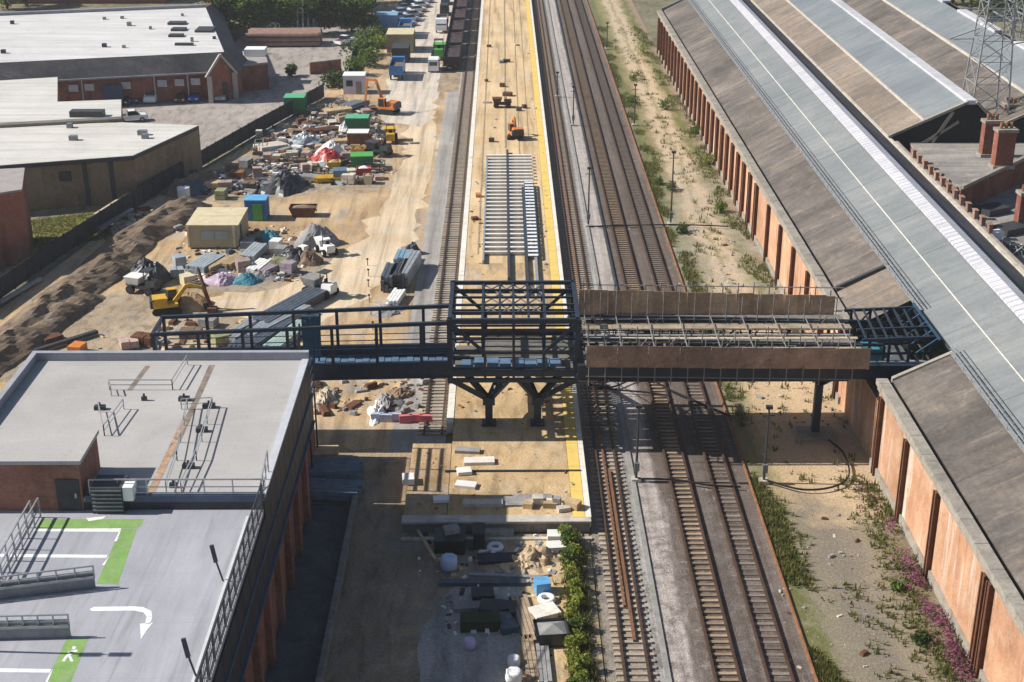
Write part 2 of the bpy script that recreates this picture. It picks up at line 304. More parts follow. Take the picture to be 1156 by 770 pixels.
# ------------------------------------------------------------------ mesh helpers
def rootloc(o):
    p = Vector((0,0,0))
    while o is not None: p = p + o.location; o = o.parent
    return p
class MB:
    def __init__(s): s.v = []; s.f = []; s.p = []
    def add(s, vs, fs):
        n = len(s.v); s.p.append((n, len(s.f), len(fs), len(vs))); s.v += [tuple(p) for p in vs]; s.f += [tuple(i+n for i in f) for f in fs]; return s
    def box(s, x0, x1, y0, y1, z0, z1):
        return s.add([(x0,y0,z0),(x1,y0,z0),(x1,y1,z0),(x0,y1,z0),(x0,y0,z1),(x1,y0,z1),(x1,y1,z1),(x0,y1,z1)],
                     [(3,2,1,0),(4,5,6,7),(0,1,5,4),(1,2,6,5),(2,3,7,6),(3,0,4,7)])
    def obox(s, c, sx, sy, sz, rot=0.0, tx=1.0, ty=1.0):
        """box standing on c, turned about z; tx, ty taper the top"""
        cs, sn = math.cos(rot), math.sin(rot); vs = []
        for z, kx, ky in ((0,1,1),(sz,tx,ty)):
            for a, b in ((-1,-1),(1,-1),(1,1),(-1,1)):
                x, y = a*sx/2*kx, b*sy/2*ky; vs.append((c[0]+x*cs-y*sn, c[1]+x*sn+y*cs, c[2]+z))
        return s.add(vs, [(3,2,1,0),(4,5,6,7),(0,1,5,4),(1,2,6,5),(2,3,7,6),(3,0,4,7)])
    def bar(s, p, q, w=.1, h=None):
        p, q = Vector(p), Vector(q); h = h or w; d = (q-p)
        if d.length < 1e-6: return s
        d.normalize(); a = Vector((0,0,1)) if abs(d.z) < .95 else Vector((0,1,0))
        u = d.cross(a).normalized(); t = u.cross(d).normalized(); vs = []
        for e in (p, q):
            for i, j in ((-1,-1),(1,-1),(1,1),(-1,1)): vs.append(e + u*(i*w/2) + t*(j*h/2))
        return s.add(vs, [(0,1,2,3),(7,6,5,4),(4,5,1,0),(5,6,2,1),(6,7,3,2),(7,4,0,3)])
    def cyl(s, p, q, r, r2=None, n=8):
        p, q = Vector(p), Vector(q); r2 = r if r2 is None else r2; d = (q-p).normalized()
        a = Vector((0,0,1)) if abs(d.z) < .95 else Vector((0,1,0)); u = d.cross(a).normalized(); t = d.cross(u).normalized()
        vs = []
        for e, rr in ((p,r),(q,r2)):
            for i in range(n): an = 2*math.pi*i/n; vs.append(e + u*math.cos(an)*rr + t*math.sin(an)*rr)
        fs = [(i,(i+1)%n,n+(i+1)%n,n+i) for i in range(n)] + [tuple(range(n-1,-1,-1)), tuple(range(n,2*n))]
        return s.add(vs, fs)
    def prism(s, poly, z0, z1):
        n = len(poly); a = sum(poly[i][0]*poly[(i+1)%n][1]-poly[(i+1)%n][0]*poly[i][1] for i in range(n))
        if a < 0: poly = poly[::-1]
        vs = [(p[0],p[1],z0) for p in poly] + [(p[0],p[1],z1) for p in poly]
        return s.add(vs, [tuple(range(n-1,-1,-1)), tuple(range(n,2*n))] + [(i,(i+1)%n,n+(i+1)%n,n+i) for i in range(n)])
    def sheet(s, poly, z):
        n = len(poly); a = sum(poly[i][0]*poly[(i+1)%n][1]-poly[(i+1)%n][0]*poly[i][1] for i in range(n))
        if a < 0: poly = poly[::-1]
        return s.add([(p[0],p[1],z) for p in poly], [tuple(range(n))])
    def face(s, pts): return s.add(pts, [tuple(range(len(pts)))])
    def slab(s, quad, t):
        """thick plate: quad of 3-D points on top, t metres thick downwards"""
        n = len(quad); vs = [Vector(p) for p in quad] + [Vector(p)-Vector((0,0,t)) for p in quad]
        return s.add(vs, [tuple(range(n)), tuple(range(2*n-1,n-1,-1))] + [(i,n+i,n+(i+1)%n,(i+1)%n) for i in range(n)])
    def build(s, name, mat, parent=None, smooth=False):
        off = rootloc(parent)
        me = bpy.data.meshes.new(name); me.from_pydata([(x-off.x,y-off.y,z-off.z) for x,y,z in s.v], [], s.f); me.update()
        me.materials.append(mat)
        if smooth: me.polygons.foreach_set('use_smooth', [True]*len(me.polygons))
        o = bpy.data.objects.new(name, me); COL.objects.link(o)
        if parent is not None: o.parent = parent
        return o
def each(m, name, mat, parent):
    """one object for every piece collected in m"""
    out = []
    for v0, f0, nf, nv in m.p:
        q = MB(); q.v = m.v[v0:v0+nv]; q.f = [tuple(i-v0 for i in f) for f in m.f[f0:f0+nf]]; out.append(q.build(name, mat, parent))
    return out
def rough(poly, amp=.8, step=2.5, seed=0.0, skip=()):
    """a ground patch with an uneven, hand-spread outline"""
    out = []; n = len(poly)
    for i in range(n):
        a, b = Vector((poly[i][0],poly[i][1],0)), Vector((poly[(i+1)%n][0],poly[(i+1)%n][1],0)); k = max(1,int((b-a).length/step))
        for j in range(k):
            p = a.lerp(b,j/k)
            if i not in skip: p = p+Vector((noise.noise(Vector((p.x*.3,p.y*.3,seed)))+.5*noise.noise(Vector((p.x*1.1,p.y*1.1,seed+3))), noise.noise(Vector((p.x*.3,p.y*.3,seed+9)))+.5*noise.noise(Vector((p.x*1.1,p.y*1.1,seed+5))),0))*amp*2
            out.append((p.x,p.y))
    return out
def tag(o, label=None, cat=None, group=None, kind=None):
    if label: o['label'] = label
    if cat: o['category'] = cat
    if group: o['group'] = group
    if kind: o['kind'] = kind
    elif label and cat: o['kind'] = 'thing'
    return o
def thing(name, loc, label, cat, group=None, rz=0.0):
    o = bpy.data.objects.new(name, None); COL.objects.link(o); o.location = loc; o.rotation_euler = (0,0,rz); o.empty_display_size = .3
    return tag(o, label, cat, group)
def struct(name, mb, mat, label, cat='ground'):
    return tag(mb.build(name, mat), label, cat, None, 'structure')
def dup(o, loc, rz=0.0, label=None, group=None, parent=None, mats=None):
    c = o.copy(); COL.objects.link(c)
    if parent is None:
        c.location = loc; c.rotation_euler = (0,0,rz)
        if label: c['label'] = label
        if group: c['group'] = group
    else: c.parent = parent
    for ch in list(o.children): dup(ch, None, parent=c)
    return c
def P(*pts, z=0.0): return [U(x,y,z) for x,y in pts]

# ------------------------------------------------------------------ ground and setting
struct('ground', MB().sheet([(-1500,-200),(1500,-200),(1500,4000),(-1500,4000)], -.06), EARTH, 'wide earthy ground reaching the horizon')
struct('site_yard', MB().sheet([(-60,20),(-4.9,20),(-4.9,340),(-26,340),(-38,250),U(365,112),U(290,158),U(145,240),U(-40,380),(-60,110)], 0), SAND, 'sandy bare ground of the building site', 'ground')
hp = [(-45,420),(120,352),(250,335),(330,318),(398,275),(432,232),(455,185),(462,130),(486,120),(497,160),(487,210),(470,262),(450,300),(420,335),(330,372),(200,392),(20,440)]
struct('haul_road', MB().sheet(rough(P(*hp),1.1,2,1), .004), HAUL, 'pale sandy haul road curving through the site', 'road')
struct('access_road', MB().sheet(rough(P((425,138),(452,60),(484,0),(506,-40),(530,-40),(515,0),(502,60),(492,120),(480,142)),.9,3,2), .008), PALE, 'pale dusty access road beside the parked cars', 'road')
struct('yard_dirt', MB().sheet(rough(P((285,168),(330,130),(372,112),(420,118),(436,150),(434,190),(424,215),(360,222),(300,225),(262,235),(225,225),(205,232),(190,250),(150,280),(120,300),(100,290),(215,205)),1.6,2.5,7), .007), YARD, 'greyish dirty ground under the stored materials', 'ground')
struct('yard_dirt', MB().sheet(rough(P((225,288),(345,268),(380,280),(370,305),(320,325),(240,330),(195,312)),1.2,2,8), .009), YARD, 'grey dirty ground under the loose stacks', 'ground')
struct('yard_dirt', MB().sheet(rough(P((-30,440),(30,392),(90,345),(150,325),(190,335),(215,352),(330,360),(345,380),(345,402),(200,404),(60,420)),1.4,2,21), .011), YARD, 'churned greyish ground between the soil bank and the footbridge', 'ground')
struct('left_trackbed', MB().sheet([(-9.4,62),(-4.85,62),(-4.85,900),(-9.4,900)], .01), BALLAST2, 'grey ballast bed left of the new platform', 'track bed')
struct('right_trackbed', MB().sheet([(6.42,40),(19.4,40),(19.4,900),(6.42,900)], .006), BALLAST, 'brown and grey ballast bed right of the platform', 'track bed')
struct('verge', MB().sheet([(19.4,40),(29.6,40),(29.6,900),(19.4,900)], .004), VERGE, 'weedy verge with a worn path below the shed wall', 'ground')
struct('car_lot', MB().sheet(P((-60,215),(60,200),(225,185),(290,155),(365,110),(372,92),(400,86),(420,40),(395,26),(300,28),(200,80),(60,118),(-60,125)), .006), LOT, 'grey tarmac yard beside the factories', 'car park')
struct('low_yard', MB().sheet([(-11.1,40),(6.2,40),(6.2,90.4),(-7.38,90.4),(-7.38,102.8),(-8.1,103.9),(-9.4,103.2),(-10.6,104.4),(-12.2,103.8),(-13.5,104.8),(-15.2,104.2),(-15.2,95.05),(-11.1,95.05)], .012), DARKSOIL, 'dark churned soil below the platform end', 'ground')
struct('sunlit_strip', MB().sheet(rough(P((585,790),(588,700),(592,640),(586,610),(652,608),(650,680),(658,790)),.35,1,14), .024), NEARSAND, 'bare sand coloured paler for sunlight between the slab and the hedge strip', 'ground')  # paler sheet puts the sunlight of this strip into the ground colour
struct('concrete_slab', MB().sheet(rough(P((468,800),(474,720),(500,672),(520,660),(628,662),(632,720),(640,800)),.5,1.2,4), .016), SLABC, 'grey concrete slab at the bottom of the site', 'ground')
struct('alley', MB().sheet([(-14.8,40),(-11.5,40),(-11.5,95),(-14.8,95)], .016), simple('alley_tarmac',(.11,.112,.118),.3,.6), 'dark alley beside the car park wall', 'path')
gp = P((30,290),(34,250),(118,238),(135,240),(60,288))
struct('lawn', MB().sheet(gp, .02), simple('lawn_grass',(.22,.21,.045),.25,.5), 'patch of yellowing lawn behind the boundary fence', 'lawn')
# retaining kerb between the alley and the low yard
tag(MB().box(-11.5,-11.15,40,95,-.1,.75).build('low_wall', CONCD), 'low grimy concrete wall along the alley beside the car park', 'wall')

# ------------------------------------------------------------------ railway tracks
def track(xc, y0, y1, sl_mat, rail_mat, label, pitch=.68, first=100, hl=1.28, top=.13):
    t = thing('railway_track', (xc,y0,0), label, 'railway track')
    for sx in (-.75,.75):
        m = MB().box(xc+sx-.075,xc+sx+.075,y0,y1,.16,.30); m.box(xc+sx-.09,xc+sx+.09,y0,y1,.15,.17); m.build('rail', rail_mat, t)
    sm = MB().box(-hl,hl,-.135,.135,-.02,top)
    src = None; n = int((y1-y0)/pitch)
    for i in range(min(first,n)):
        y = (i+.4)*pitch
        if src is None: src = sm.build('sleeper', sl_mat); o = src
        else: o = src.copy(); COL.objects.link(o)
        o.parent = t; o.location = (random.uniform(-.03,.03), y, random.uniform(-.03,.015)); o.rotation_euler = (0,0,random.uniform(-.012,.012))
    r = MB()
    for i in range(first,n): r.box(xc-hl,xc+hl,y0+(i+.4)*pitch-.135,y0+(i+.4)*pitch+.135,-.02,top-.01)
    if r.v: tag(r.build('sleeper_run', sl_mat, t), kind='stuff')
    return t
tA = track(8.2, 60, 620, SLEEPC, RUSTRAIL, 'railway track hugging the new platform, with rusty spare rails lying in it')
tB = track(13.75, 60, 620, SLEEPW, RUSTRAIL, 'railway track with clear tan sleepers in the middle of the lines', hl=.7)
tC = track(17.0, 60, 620, SLEEPG, RUSTRAIL, 'grimy railway track nearest the long brick shed', hl=.72, top=.075)
tD = track(-5.95, 106.5, 620, SLEEPC, RUSTRAIL, 'railway track left of the platform ending at a red barrier')
tag(MB().box(7.95,8.1,80.5,620,.18,.32).build('spare_rail', RUSTM), 'long rusty spare rail lying between the rails beside the platform', 'rail')
tag(MB().box(8.25,8.45,76.5,100,.18,.30).build('spare_rail', RUSTM), 'shorter wide rusty spare rail lying in the track by the platform end', 'rail')
tag(MB().box(19.15,19.27,40,620,.02,.22).build('edging_rail', RUST), 'rusty edging rail between the grimy track and the weeds', 'rail')
tag(MB().box(9.95,10.3,40,620,.0,.14).build('cable_trough', simple('trough_grey',(.27,.265,.25),.25,1.5,dirt=(.2,.18,.16))), 'grey cable trough running along the pale ballast', 'cable trough')
tag(MB().box(11.9,12.15,128,620,.0,.2).build('cable_trough', DGREY), 'dark cable trough beside the brown ballast beyond the bridge', 'cable trough')
# red stop barrier at the end of the left track
st = thing('stop_barrier', U(488,429,0), 'red barrier across the end of the left track', 'barrier')
c = U(488,429,0)
m = MB(); m.box(c.x-1.4,c.x+1.4,c.y-.1,c.y+.1,1.0,1.4); m.build('beam', REDP, st)
m = MB(); [m.box(c.x+s-.08,c.x+s+.08,c.y-.09,c.y+.09,0,1.0) for s in (-1.1,1.1)]; m.box(c.x-1.3,c.x+1.3,c.y-.06,c.y+.06,.45,.6); m.build('post', REDP, st)

# ------------------------------------------------------------------ island platform
pf = thing('station_platform', (.8,91,0), 'unfinished sandy island platform with a yellow right edge', 'platform')
Y0, Y1 = 91.0, 640.0
MB().box(-4.2,5.02,Y0+.4,147,0,1.0).build('deck', NEARSAND, pf); MB().box(-4.2,5.02,147.01,Y1,0,1.0).build('deck', DECKSAND, pf)
m = MB()
for k in range(int((Y1-107)/6)):
    y = 107+k*6; m.box(-4.82,-4.23,y,y+5.96,0,1.04+random.uniform(-.01,.01))
m.build('coping', CONCW, pf)
m = MB()
for k in range(int((Y1-Y0)/4)): y = Y0+k*4; m.box(5.05,5.95,y,y+3.97,0,1.05)
m.build('tactile_strip', YELLOW, pf)
m = MB()
for k in range(int((Y1-Y0)/4)): y = Y0+k*4; m.box(5.98,6.4,y,y+3.98,.2,1.06)
m.build('edge_coping', CONCW, pf)
MB().box(5.98,6.3,Y0,Y1,0,.19).build('side_wall', CONCD, pf)
m = MB(); m.box(-7.4,6.3,Y0-.35,Y0-.02,0,.86); m.build('end_wall', CONCD, pf)
m = MB(); m.box(-7.5,6.36,Y0-.6,Y0+.38,.87,1.03); m.build('end_coping', CONC, pf)
m = MB(); m.box(-7.5,6.36,Y0-1.6,Y0-1.25,0,.16); m.build('footing', CONC, pf)
MB().box(-7.4,-4.25,Y0+.4,103.2,0,.96).build('side_deck', SAND, pf)
m = MB(); m.box(.2,.42,196,470,1.0,1.05); m.box(2.2,2.34,150,330,1.0,1.04); m.box(-2.95,-2.8,150,330,1.0,1.04); m.box(3.6,3.7,200,520,1,1.04)
m.build('surface_channel', simple('channel',(.33,.26,.18),.25,.6), pf)

# ------------------------------------------------------------------ sky and sun
W = bpy.data.worlds.new('World'); S.world = W; W.use_nodes = True
nt = W.node_tree; bg = nt.nodes['Background']
KX, KY = 1.3, .07
EL = math.atan(1/math.hypot(KX,KY)); d = Vector((KX,-KY,-1)).normalized()
sky = nt.nodes.new('ShaderNodeTexSky'); sky.sky_type = 'NISHITA'; sky.sun_disc = False; sky.sun_elevation = EL
sky.sun_rotation = math.atan2(-d.x, -d.y); sky.air_density = 1.0; sky.dust_density = 1.0; sky.ozone_density = 1.0
nt.links.new(sky.outputs[0], bg.inputs['Color']); bg.inputs['Strength'].default_value = .068
sl = bpy.data.lights.new('sun','SUN'); sl.energy = 5.0; sl.angle = R(.5); sl.color = (1,.95,.87)
so = bpy.data.objects.new('sun', sl); COL.objects.link(so); so.rotation_euler = d.to_track_quat('-Z','Y').to_euler(); so.location = (-60,120,90)
vs_ = S.view_settings; vs_.view_transform = 'Standard'; vs_.look = 'None'; vs_.gamma = 1.0; vs_.use_curve_mapping = False; vs_.exposure = .45

# ------------------------------------------------------------------ long brick train shed on the right
def strip(m, xa, za, xb, zb, y0, y1, step=4.0, t=.12):
    """sloping roof strip laid in lengths, tiny level changes so edges are not ruler straight"""
    y = y0
    while y < y1-.01:
        e = min(y+step, y1); j = random.uniform(-.012,.012)
        m.slab([(xa,y,za+j),(xb,y,zb+j),(xb,e,zb+j),(xa,e,za+j)], t); y = e
    return m
sh = thing('train_shed', (38,150,0), 'long orange brick train shed with slate and glazed ridge roofs', 'train shed')
NB, FB, END = 101.0, 112.5, 271.0
m = MB(); m.box(29.5,30.0,40,NB,0,7.2); m.box(29.5,30.0,FB,END,0,7.2); m.box(29.52,30.0,NB,FB,0,5.6); each(m,'wall', BRICK, sh)
m = MB()
for y0,y1 in ((40,NB),(FB,END)):
    y = y0
    while y < y1: m.box(29.12,30.0,y,min(y+3,y1)-.03,7.21,7.68+random.uniform(-.02,.02)); y += 3
    m.box(29.3,29.5,y0,y1,6.75,7.2)
m.build('coping', COPING, sh)
m = MB(); m.box(30.02,30.36,40,NB,7.2,7.42); m.box(30.02,30.36,FB,END,7.2,7.42); each(m,'gutter', BLACK, sh)
m = MB(); strip(m,30.36,7.6,34.7,9.85,40,NB-.4); m.build('slate_roof', SLATE, sh)
m = MB(); strip(m,30.36,7.6,34.7,9.85,121,END); m.build('slate_roof', SLATE, sh)
m = MB(); strip(m,30.36,7.5,34.7,9.8,FB,120.6); m.build('slate_roof', SLATE2, sh)
m = MB(); m.slab([(30.3,120.6,7.95),(34.75,120.6,10.15),(34.75,121.0,10.15),(30.3,121.0,7.95)],.4); m.build('roof_rib', DGREY, sh)
m = MB(); m.slab([(30.3,NB-.4,7.8),(34.75,NB-.4,10.0),(34.75,NB,10.0),(30.3,NB,7.8)],.35); m.build('verge_board', COPING, sh)
m = MB(); strip(m,34.9,10.0,40.0,12.3,40,END,3.2); m.build('glazed_roof', PANEL, sh)
m = MB(); m.box(34.86,35.0,40,END,9.6,9.95); m.build('clerestory', DGREY, sh)
m = MB()
y = 40
while y < END: m.slab([(39.85,y,12.62),(40.85,y,12.95),(40.85,y+.92,12.95),(39.85,y+.92,12.62)],.2); m.slab([(40.85,y,12.95),(41.85,y,12.6),(41.85,y+.92,12.6),(40.85,y+.92,12.95)],.2); y += .95
m.build('ridge_cap', MONITOR, sh)
m = MB(); m.box(39.95,41.75,40,END,12.1,12.5); m.build('ridge_box', DGREY, sh)
m = MB(); strip(m,41.7,12.35,46.75,9.35,40,END); m.build('back_roof', DARKSLATE, sh)
# walkway along the foot of the glazing
m = MB(); m.box(34.45,34.85,40,NB-.5,10.02,10.07); m.box(34.45,34.85,109.5,END,10.02,10.07)
for y in range(41,270,2):
    if NB-1 < y < 110: continue
    m.bar((34.45,y,10.05),(34.45,y,10.75),.05); m.bar((34.85,y,10.05),(34.85,y,10.75),.05)
for x in (34.45,34.85):
    for z in (10.4,10.75): m.bar((x,40,z),(x,NB-.5,z),.045); m.bar((x,109.5,z),(x,END,z),.045)
m.build('roof_walkway', GALV, sh)
m = MB(); m.box(37.35,37.42,40,END,11.13,11.2); m.build('lead_flashing', CONCW, sh)
m = MB(); m.box(46.72,47.05,40,END,9.0,9.6); m.build('valley_coping', CONC, sh)
# iron stanchions with shadowed slots beside them
src = None
def stanchion(y, w=.5):
    global src
    m = MB(); m.box(29.2,29.5,y-w/2,y+w/2,0,6.7); m.box(29.12,29.2,y-w/2-.1,y-w/2+.05,0,6.7); m.box(29.12,29.2,y+w/2-.05,y+w/2+.1,0,6.7); m.build('stanchion', RUSTD, sh)
for y in (73.0,74.0,84.4,92.2,99.5): stanchion(y, .42)
for k in range(6): stanchion(113.6+k*7.2+.3, .4)
y = 158.0
while y < 270: stanchion(y, .95); y += 4.6
m = MB(); m.box(29.3,29.5,40,NB,0,.7); m.box(29.3,29.5,FB,END,0,.7); m.build('plinth', COPING, sh)
m = MB(); m.box(29.52,42,270.6,271.2,0,7.3); m.add([(29.6,271.2,7.3),(46,271.2,7.3),(46,271.2,9.5),(41,271.2,12.4),(30,271.2,7.6)],[(0,1,2,3,4)]); m.build('gable', REDBRICK, sh)
m = MB(); m.slab([(30.0,271.2,7.95),(40.9,271.2,12.9),(40.9,271.9,12.9),(30.0,271.9,7.95)],.5); m.build('gable_coping', MGREY, sh)

sh2 = thing('twin_bay_shed', (62,168,0), 'double ridged shed with rusty slates and white ridges behind the long shed', 'train shed')
m = MB(); strip(m,47.05,9.75,50.8,11.6,168,END); m.build('slate_roof', SLATE2, sh2)
m = MB(); strip(m,50.95,11.7,55.9,13.9,168,END); m.build('glazed_roof', PANEL2, sh2)
m = MB(); m.slab([(55.7,168,14.15),(57.0,168,14.15),(57.0,END,14.15),(55.7,END,14.15)],.5); m.build('ridge_cap', MONITOR, sh2)
m = MB(); strip(m,57.0,13.9,60.0,10.9,168,END); m.build('back_roof', DARKSLATE, sh2)
m = MB(); strip(m,60.0,10.95,65.3,13.3,168,END); m.build('slate_roof', SLATE, sh2)
m = MB(); strip(m,65.45,13.4,70.6,15.7,168,END); m.build('glazed_roof', PANEL2, sh2)
m = MB()
for a,b in ((168,196),(204,222),(230,END)): m.box(70.4,71.8,a,b,15.6,15.95)
each(m,'ridge_cap', MONITOR, sh2)
m = MB(); strip(m,71.8,15.6,79,10,168,END); m.build('back_roof', DARKSLATE, sh2)
m = MB(); m.box(50.75,50.98,168,END,11.4,11.85); m.box(65.25,65.5,168,END,13.1,13.6)
m.box(59.8,60.1,168,END,10.7,11.05); m.build('valley_coping', CONC, sh2)
m = MB(); m.add([(46.7,168.05,0),(60,168.05,0),(60,168.05,10.6),(57,168.05,13.5),(55.8,168.05,13.6),(46.7,168.05,9.3)],[(0,1,2,3,4,5)]); m.add([(60,168.05,0),(79,168.05,0),(79,168.05,9.6),(71.5,168.05,15.2),(70.5,168.05,15.2),(60,168.05,10.6)],[(0,1,2,3,4,5)]); m.build('gable', BLACK, sh2)
m = MB()
for a,b in (((46.7,167.8,9.75),(55.9,167.8,14.0)),((56.9,167.8,14.0),(60,167.8,11.0)),((60,167.8,11.1),(70.6,167.8,15.9)),((71.6,167.8,15.8),(79,167.8,10.2)),((50.9,167.8,8.9),(55,167.8,11.6)),((51.5,167.8,8.0),(54.2,167.8,12.8)),((66,167.8,8.0),(66,167.8,13.2))): m.bar(a,b,.3)
each(m,'barge_board', COPING, sh2)
m = MB(); m.box(79,79.4,168,END,0,10); m.box(46.7,79,END,END+.3,0,10); m.build('wall', REDBRICK, sh2)

# office range with chimneys beyond the shed
ob = thing('brick_offices', (58,140,0), 'dark brick office range with a flat grey roof behind the shed ridge', 'office building')
pA = P((1022,152),(1180,150),(1180,168),(1085,212),(1040,178),z=9)
MB().prism(pA,0,8.7).build('wall', REDBRICK, ob)
cA = sum((Vector(p) for p in pA), Vector())/len(pA)
MB().prism([cA+(Vector(p)-cA)*1.01 for p in pA],8.71,9).build('roof', GREYROOF, ob)
m = MB()
a, b2 = U(1085,213,9), U(1200,159,9)
m.bar((a.x,a.y,9.15),(b2.x,b2.y,9.15),.5,.35); m.build('parapet_coping', COPING, ob)
ob2 = thing('low_offices', (56,120,0), 'lower grey roofed range in front of the dark brick offices', 'office building')
pB = P((1062,226),(1190,168),(1190,330),(1150,300),z=6)
MB().prism(pB,0,5.7).build('wall', REDBRICK, ob2)
cB = sum((Vector(p) for p in pB), Vector())/len(pB)
MB().prism([cB+(Vector(p)-cB)*1.01 for p in pB],5.71,6).build('roof', GREYROOF, ob2)
m = MB(); e = U(1092,247,6); m.obox(e,2.2,.5,.6,.5); e = U(1108,262,6); m.obox(e,1.6,1.0,.9,.3); e = U(1122,270,6); m.obox(e,1.6,1.0,.9,.3); each(m,'roof_vent', WHITE, ob2)
m = MB()
for q in ((1120,240),(1140,262),(1135,285)): m.obox(U(*q,6),3.2,2.2,.7,.5)
each(m,'roof_plant', DGREY, ob2)
m = MB()
for i in range(14):
    q = U(1128+i*4,282+i%4*5,6); m.bar(q,q+Vector((random.uniform(-2,2),random.uniform(-2,2),1.2)),.12)
each(m,'pipework', GALV, ob2)
def chimney(px, py, z, w, dd, h, label):
    b0 = U(px,py,z); t = thing('chimney_stack', b0, label, 'chimney')
    m = MB(); m.obox(b0,w,dd,h,.05); m.build('stack', REDBRICK, t)
    m = MB(); m.obox(b0+Vector((0,0,h)),w+.3,dd+.3,.35,.05); m.build('cap', COPING, t); m = MB(); m.obox(b0+Vector((0,0,-.02)),w+.4,dd+.4,.4,.05); m.build('flashing', COPING, t)
    for k in (-1,0,1):
        q = b0+Vector((k*w*.28,0,h+.35)); MB().cyl(q,q+Vector((0,0,.7)),.2,.16).build('chimney_pot', RUST, t)
chimney(1115,176,9,1.9,1.2,4.0,'red brick chimney left of the two stacks on the office roof')
chimney(1130,189,9,2.1,1.3,4.2,'red brick chimney nearest the parapet of the office roof')
chimney(1137,150,9,1.8,1.2,3.4,'distant brick chimney below the lattice tower')
chimney(1154,256,6,1.6,1.2,3.6,'lone brick chimney on the lower grey roof')
pw = thing('brick_parapet', U(1040,190,9.6), 'ornate brick parapet of small piers along the valley behind the ridge', 'parapet')
m = MB(); m.box(47.07,47.4,116,166,8.5,9.7); m.build('parapet_wall', COPING, pw)
for k in range(13):
    y = 131+k*2.3; m = MB(); m.box(47.07,47.45,y-.36,y+.36,9.71,10.5); m.box(47.0,47.5,y-.42,y+.42,10.51,10.62); m.build('pier', brick_mat('pier_brick_%d'%k,[(.24,.13,.09),(.31,.18,.13),(.38,.25,.19)],(.5,.42,.36),.6) if k==0 else MATS['pier_brick_0'], pw)
m = MB(); m.box(47.07,47.5,60,115,8.9,9.65); m.build('ledge', CONC, pw)

# lattice tower
def pylon(base, h, hw, label):
    t = thing('lattice_tower', base, label, 'pylon')
    def w(z): return hw*(1-z/h*.72)
    lv = [0]; 
    while lv[-1] < h-1: lv.append(lv[-1]+max(1.6,w(lv[-1])*1.3))
    m = MB()
    for a,b in ((-1,-1),(1,-1),(1,1),(-1,1)): m.bar(base+Vector((a*w(0),b*w(0),0)), base+Vector((a*w(h),b*w(h),h)), .15)
    m.build('leg', GALV, t)
    m = MB(); cs = [(-1,-1),(1,-1),(1,1),(-1,1)]
    for z0,z1 in zip(lv,lv[1:]):
        for i in range(4):
            a, b = cs[i], cs[(i+1)%4]
            pt = lambda c,z: base+Vector((c[0]*w(z),c[1]*w(z),z))
            m.bar(pt(a,z0),pt(b,z1),.075); m.bar(pt(b,z0),pt(a,z1),.075); m.bar(pt(a,z1),pt(b,z1),.075)
    m.build('bracing', GALV, t)
    for z in (h*.42,h*.62,h*.82):
        m = MB()
        for s in (-1,1):
            m.bar(base+Vector((s*w(z),-w(z),z)),base+Vector((s*(w(z)+3.6),0,z+.3)),.12); m.bar(base+Vector((s*w(z),w(z),z)),base+Vector((s*(w(z)+3.6),0,z+.3)),.12); m.bar(base+Vector((s*w(z),0,z+1.6)),base+Vector((s*(w(z)+3.6),0,z+.3)),.12)
        m.build('cross_arm', GALV, t)
pylon(U(1104,176,6), 34, 2.6, 'tall grey lattice tower nearer the chimneys')
pylon(U(1150,120,0), 34, 2.8, 'tall grey lattice tower at the right edge beyond the shed')
# substation clutter round the towers
sb = thing('substation_frame', U(1132,112,0), 'grey steel substation frame between the lattice towers', 'substation')
m = MB()
b0 = U(1132,112,0)
for i in range(5):
    for j in range(2):
        q = b0+Vector((i*4-8,j*10,0)); m.bar(q,q+Vector((0,0,13)),.25)
each(m,'post', GALV, sb)
m = MB()
for j in range(2):
    for z in (8,11,13): m.bar(b0+Vector((-9,j*10,z)),b0+Vector((9,j*10,z)),.22)
for i in range(5): m.bar(b0+Vector((i*4-8,0,12.6)),b0+Vector((i*4-8,10,12.6)),.2)
each(m,'beam', GALV, sb)
m = MB()
for i in range(9):
    q = b0+Vector((i*2-8,0,7.2)); m.cyl(q,q+Vector((0,0,1.2)),.22,.12)
each(m,'insulator', WHITE, sb)

# ------------------------------------------------------------------ multi-storey car park, bottom left
cp = thing('car_park_building', (-24,70,0), 'grey roofed multi-storey car park with a dark screened side', 'car park building')
XL, XR, YF, YM, YN = -34.3, -14.3, 95.2, 74.3, 38.0
m = MB(); m.box(XL,XR-.5,YN,YF,0,6.8); m.box(XL-14,XL-.02,YN,YM-.1,0,11.0); m.build('wall', CPBRICK, cp)
m = MB(); y = YN+1
while y < YF-.6: m.box(XR-.49,XR-.1,y,y+.9,0,6.78); y += 4.4
each(m,'brick_pier', CPBRICK, cp)
m = MB(); m.box(XL+.02,XR-.02,YN,YM-.05,6.81,10.9); m.box(XL+.02,XR-.02,YM-.02,YF,6.81,11.7); m.build('upper_storeys', CLAD, cp)
m = MB(); y = YN
while y < YF-1:
    m.box(XR,XR+.08,y+.04,min(y+2.0,YF)-.04,7.0,10.85 if y<YM-.5 else 11.9); y += 2.0
each(m,'screen_panel', CLAD, cp)
m = MB(); m.box(XR,XR+.25,YN,YF,6.82,6.97); m.box(XR+.082,XR+.2,YN,YF,9.1,9.25); m.build('screen_rail', simple('screen_rail_paint',(.09,.11,.16),.2,1), cp)
MB().box(XL+.4,XR-.4,YM,YF-.4,11.72,12.0).build('roof', MEMBRANE, cp)
m = MB(); m.box(XL,XR+.1,YF-.38,YF+.05,11.72,12.62); m.box(XL,XL+.38,YM,YF-.4,11.72,12.62); each(m,'parapet', simple('parapet_grey',(.30,.31,.345),.12,1), cp)
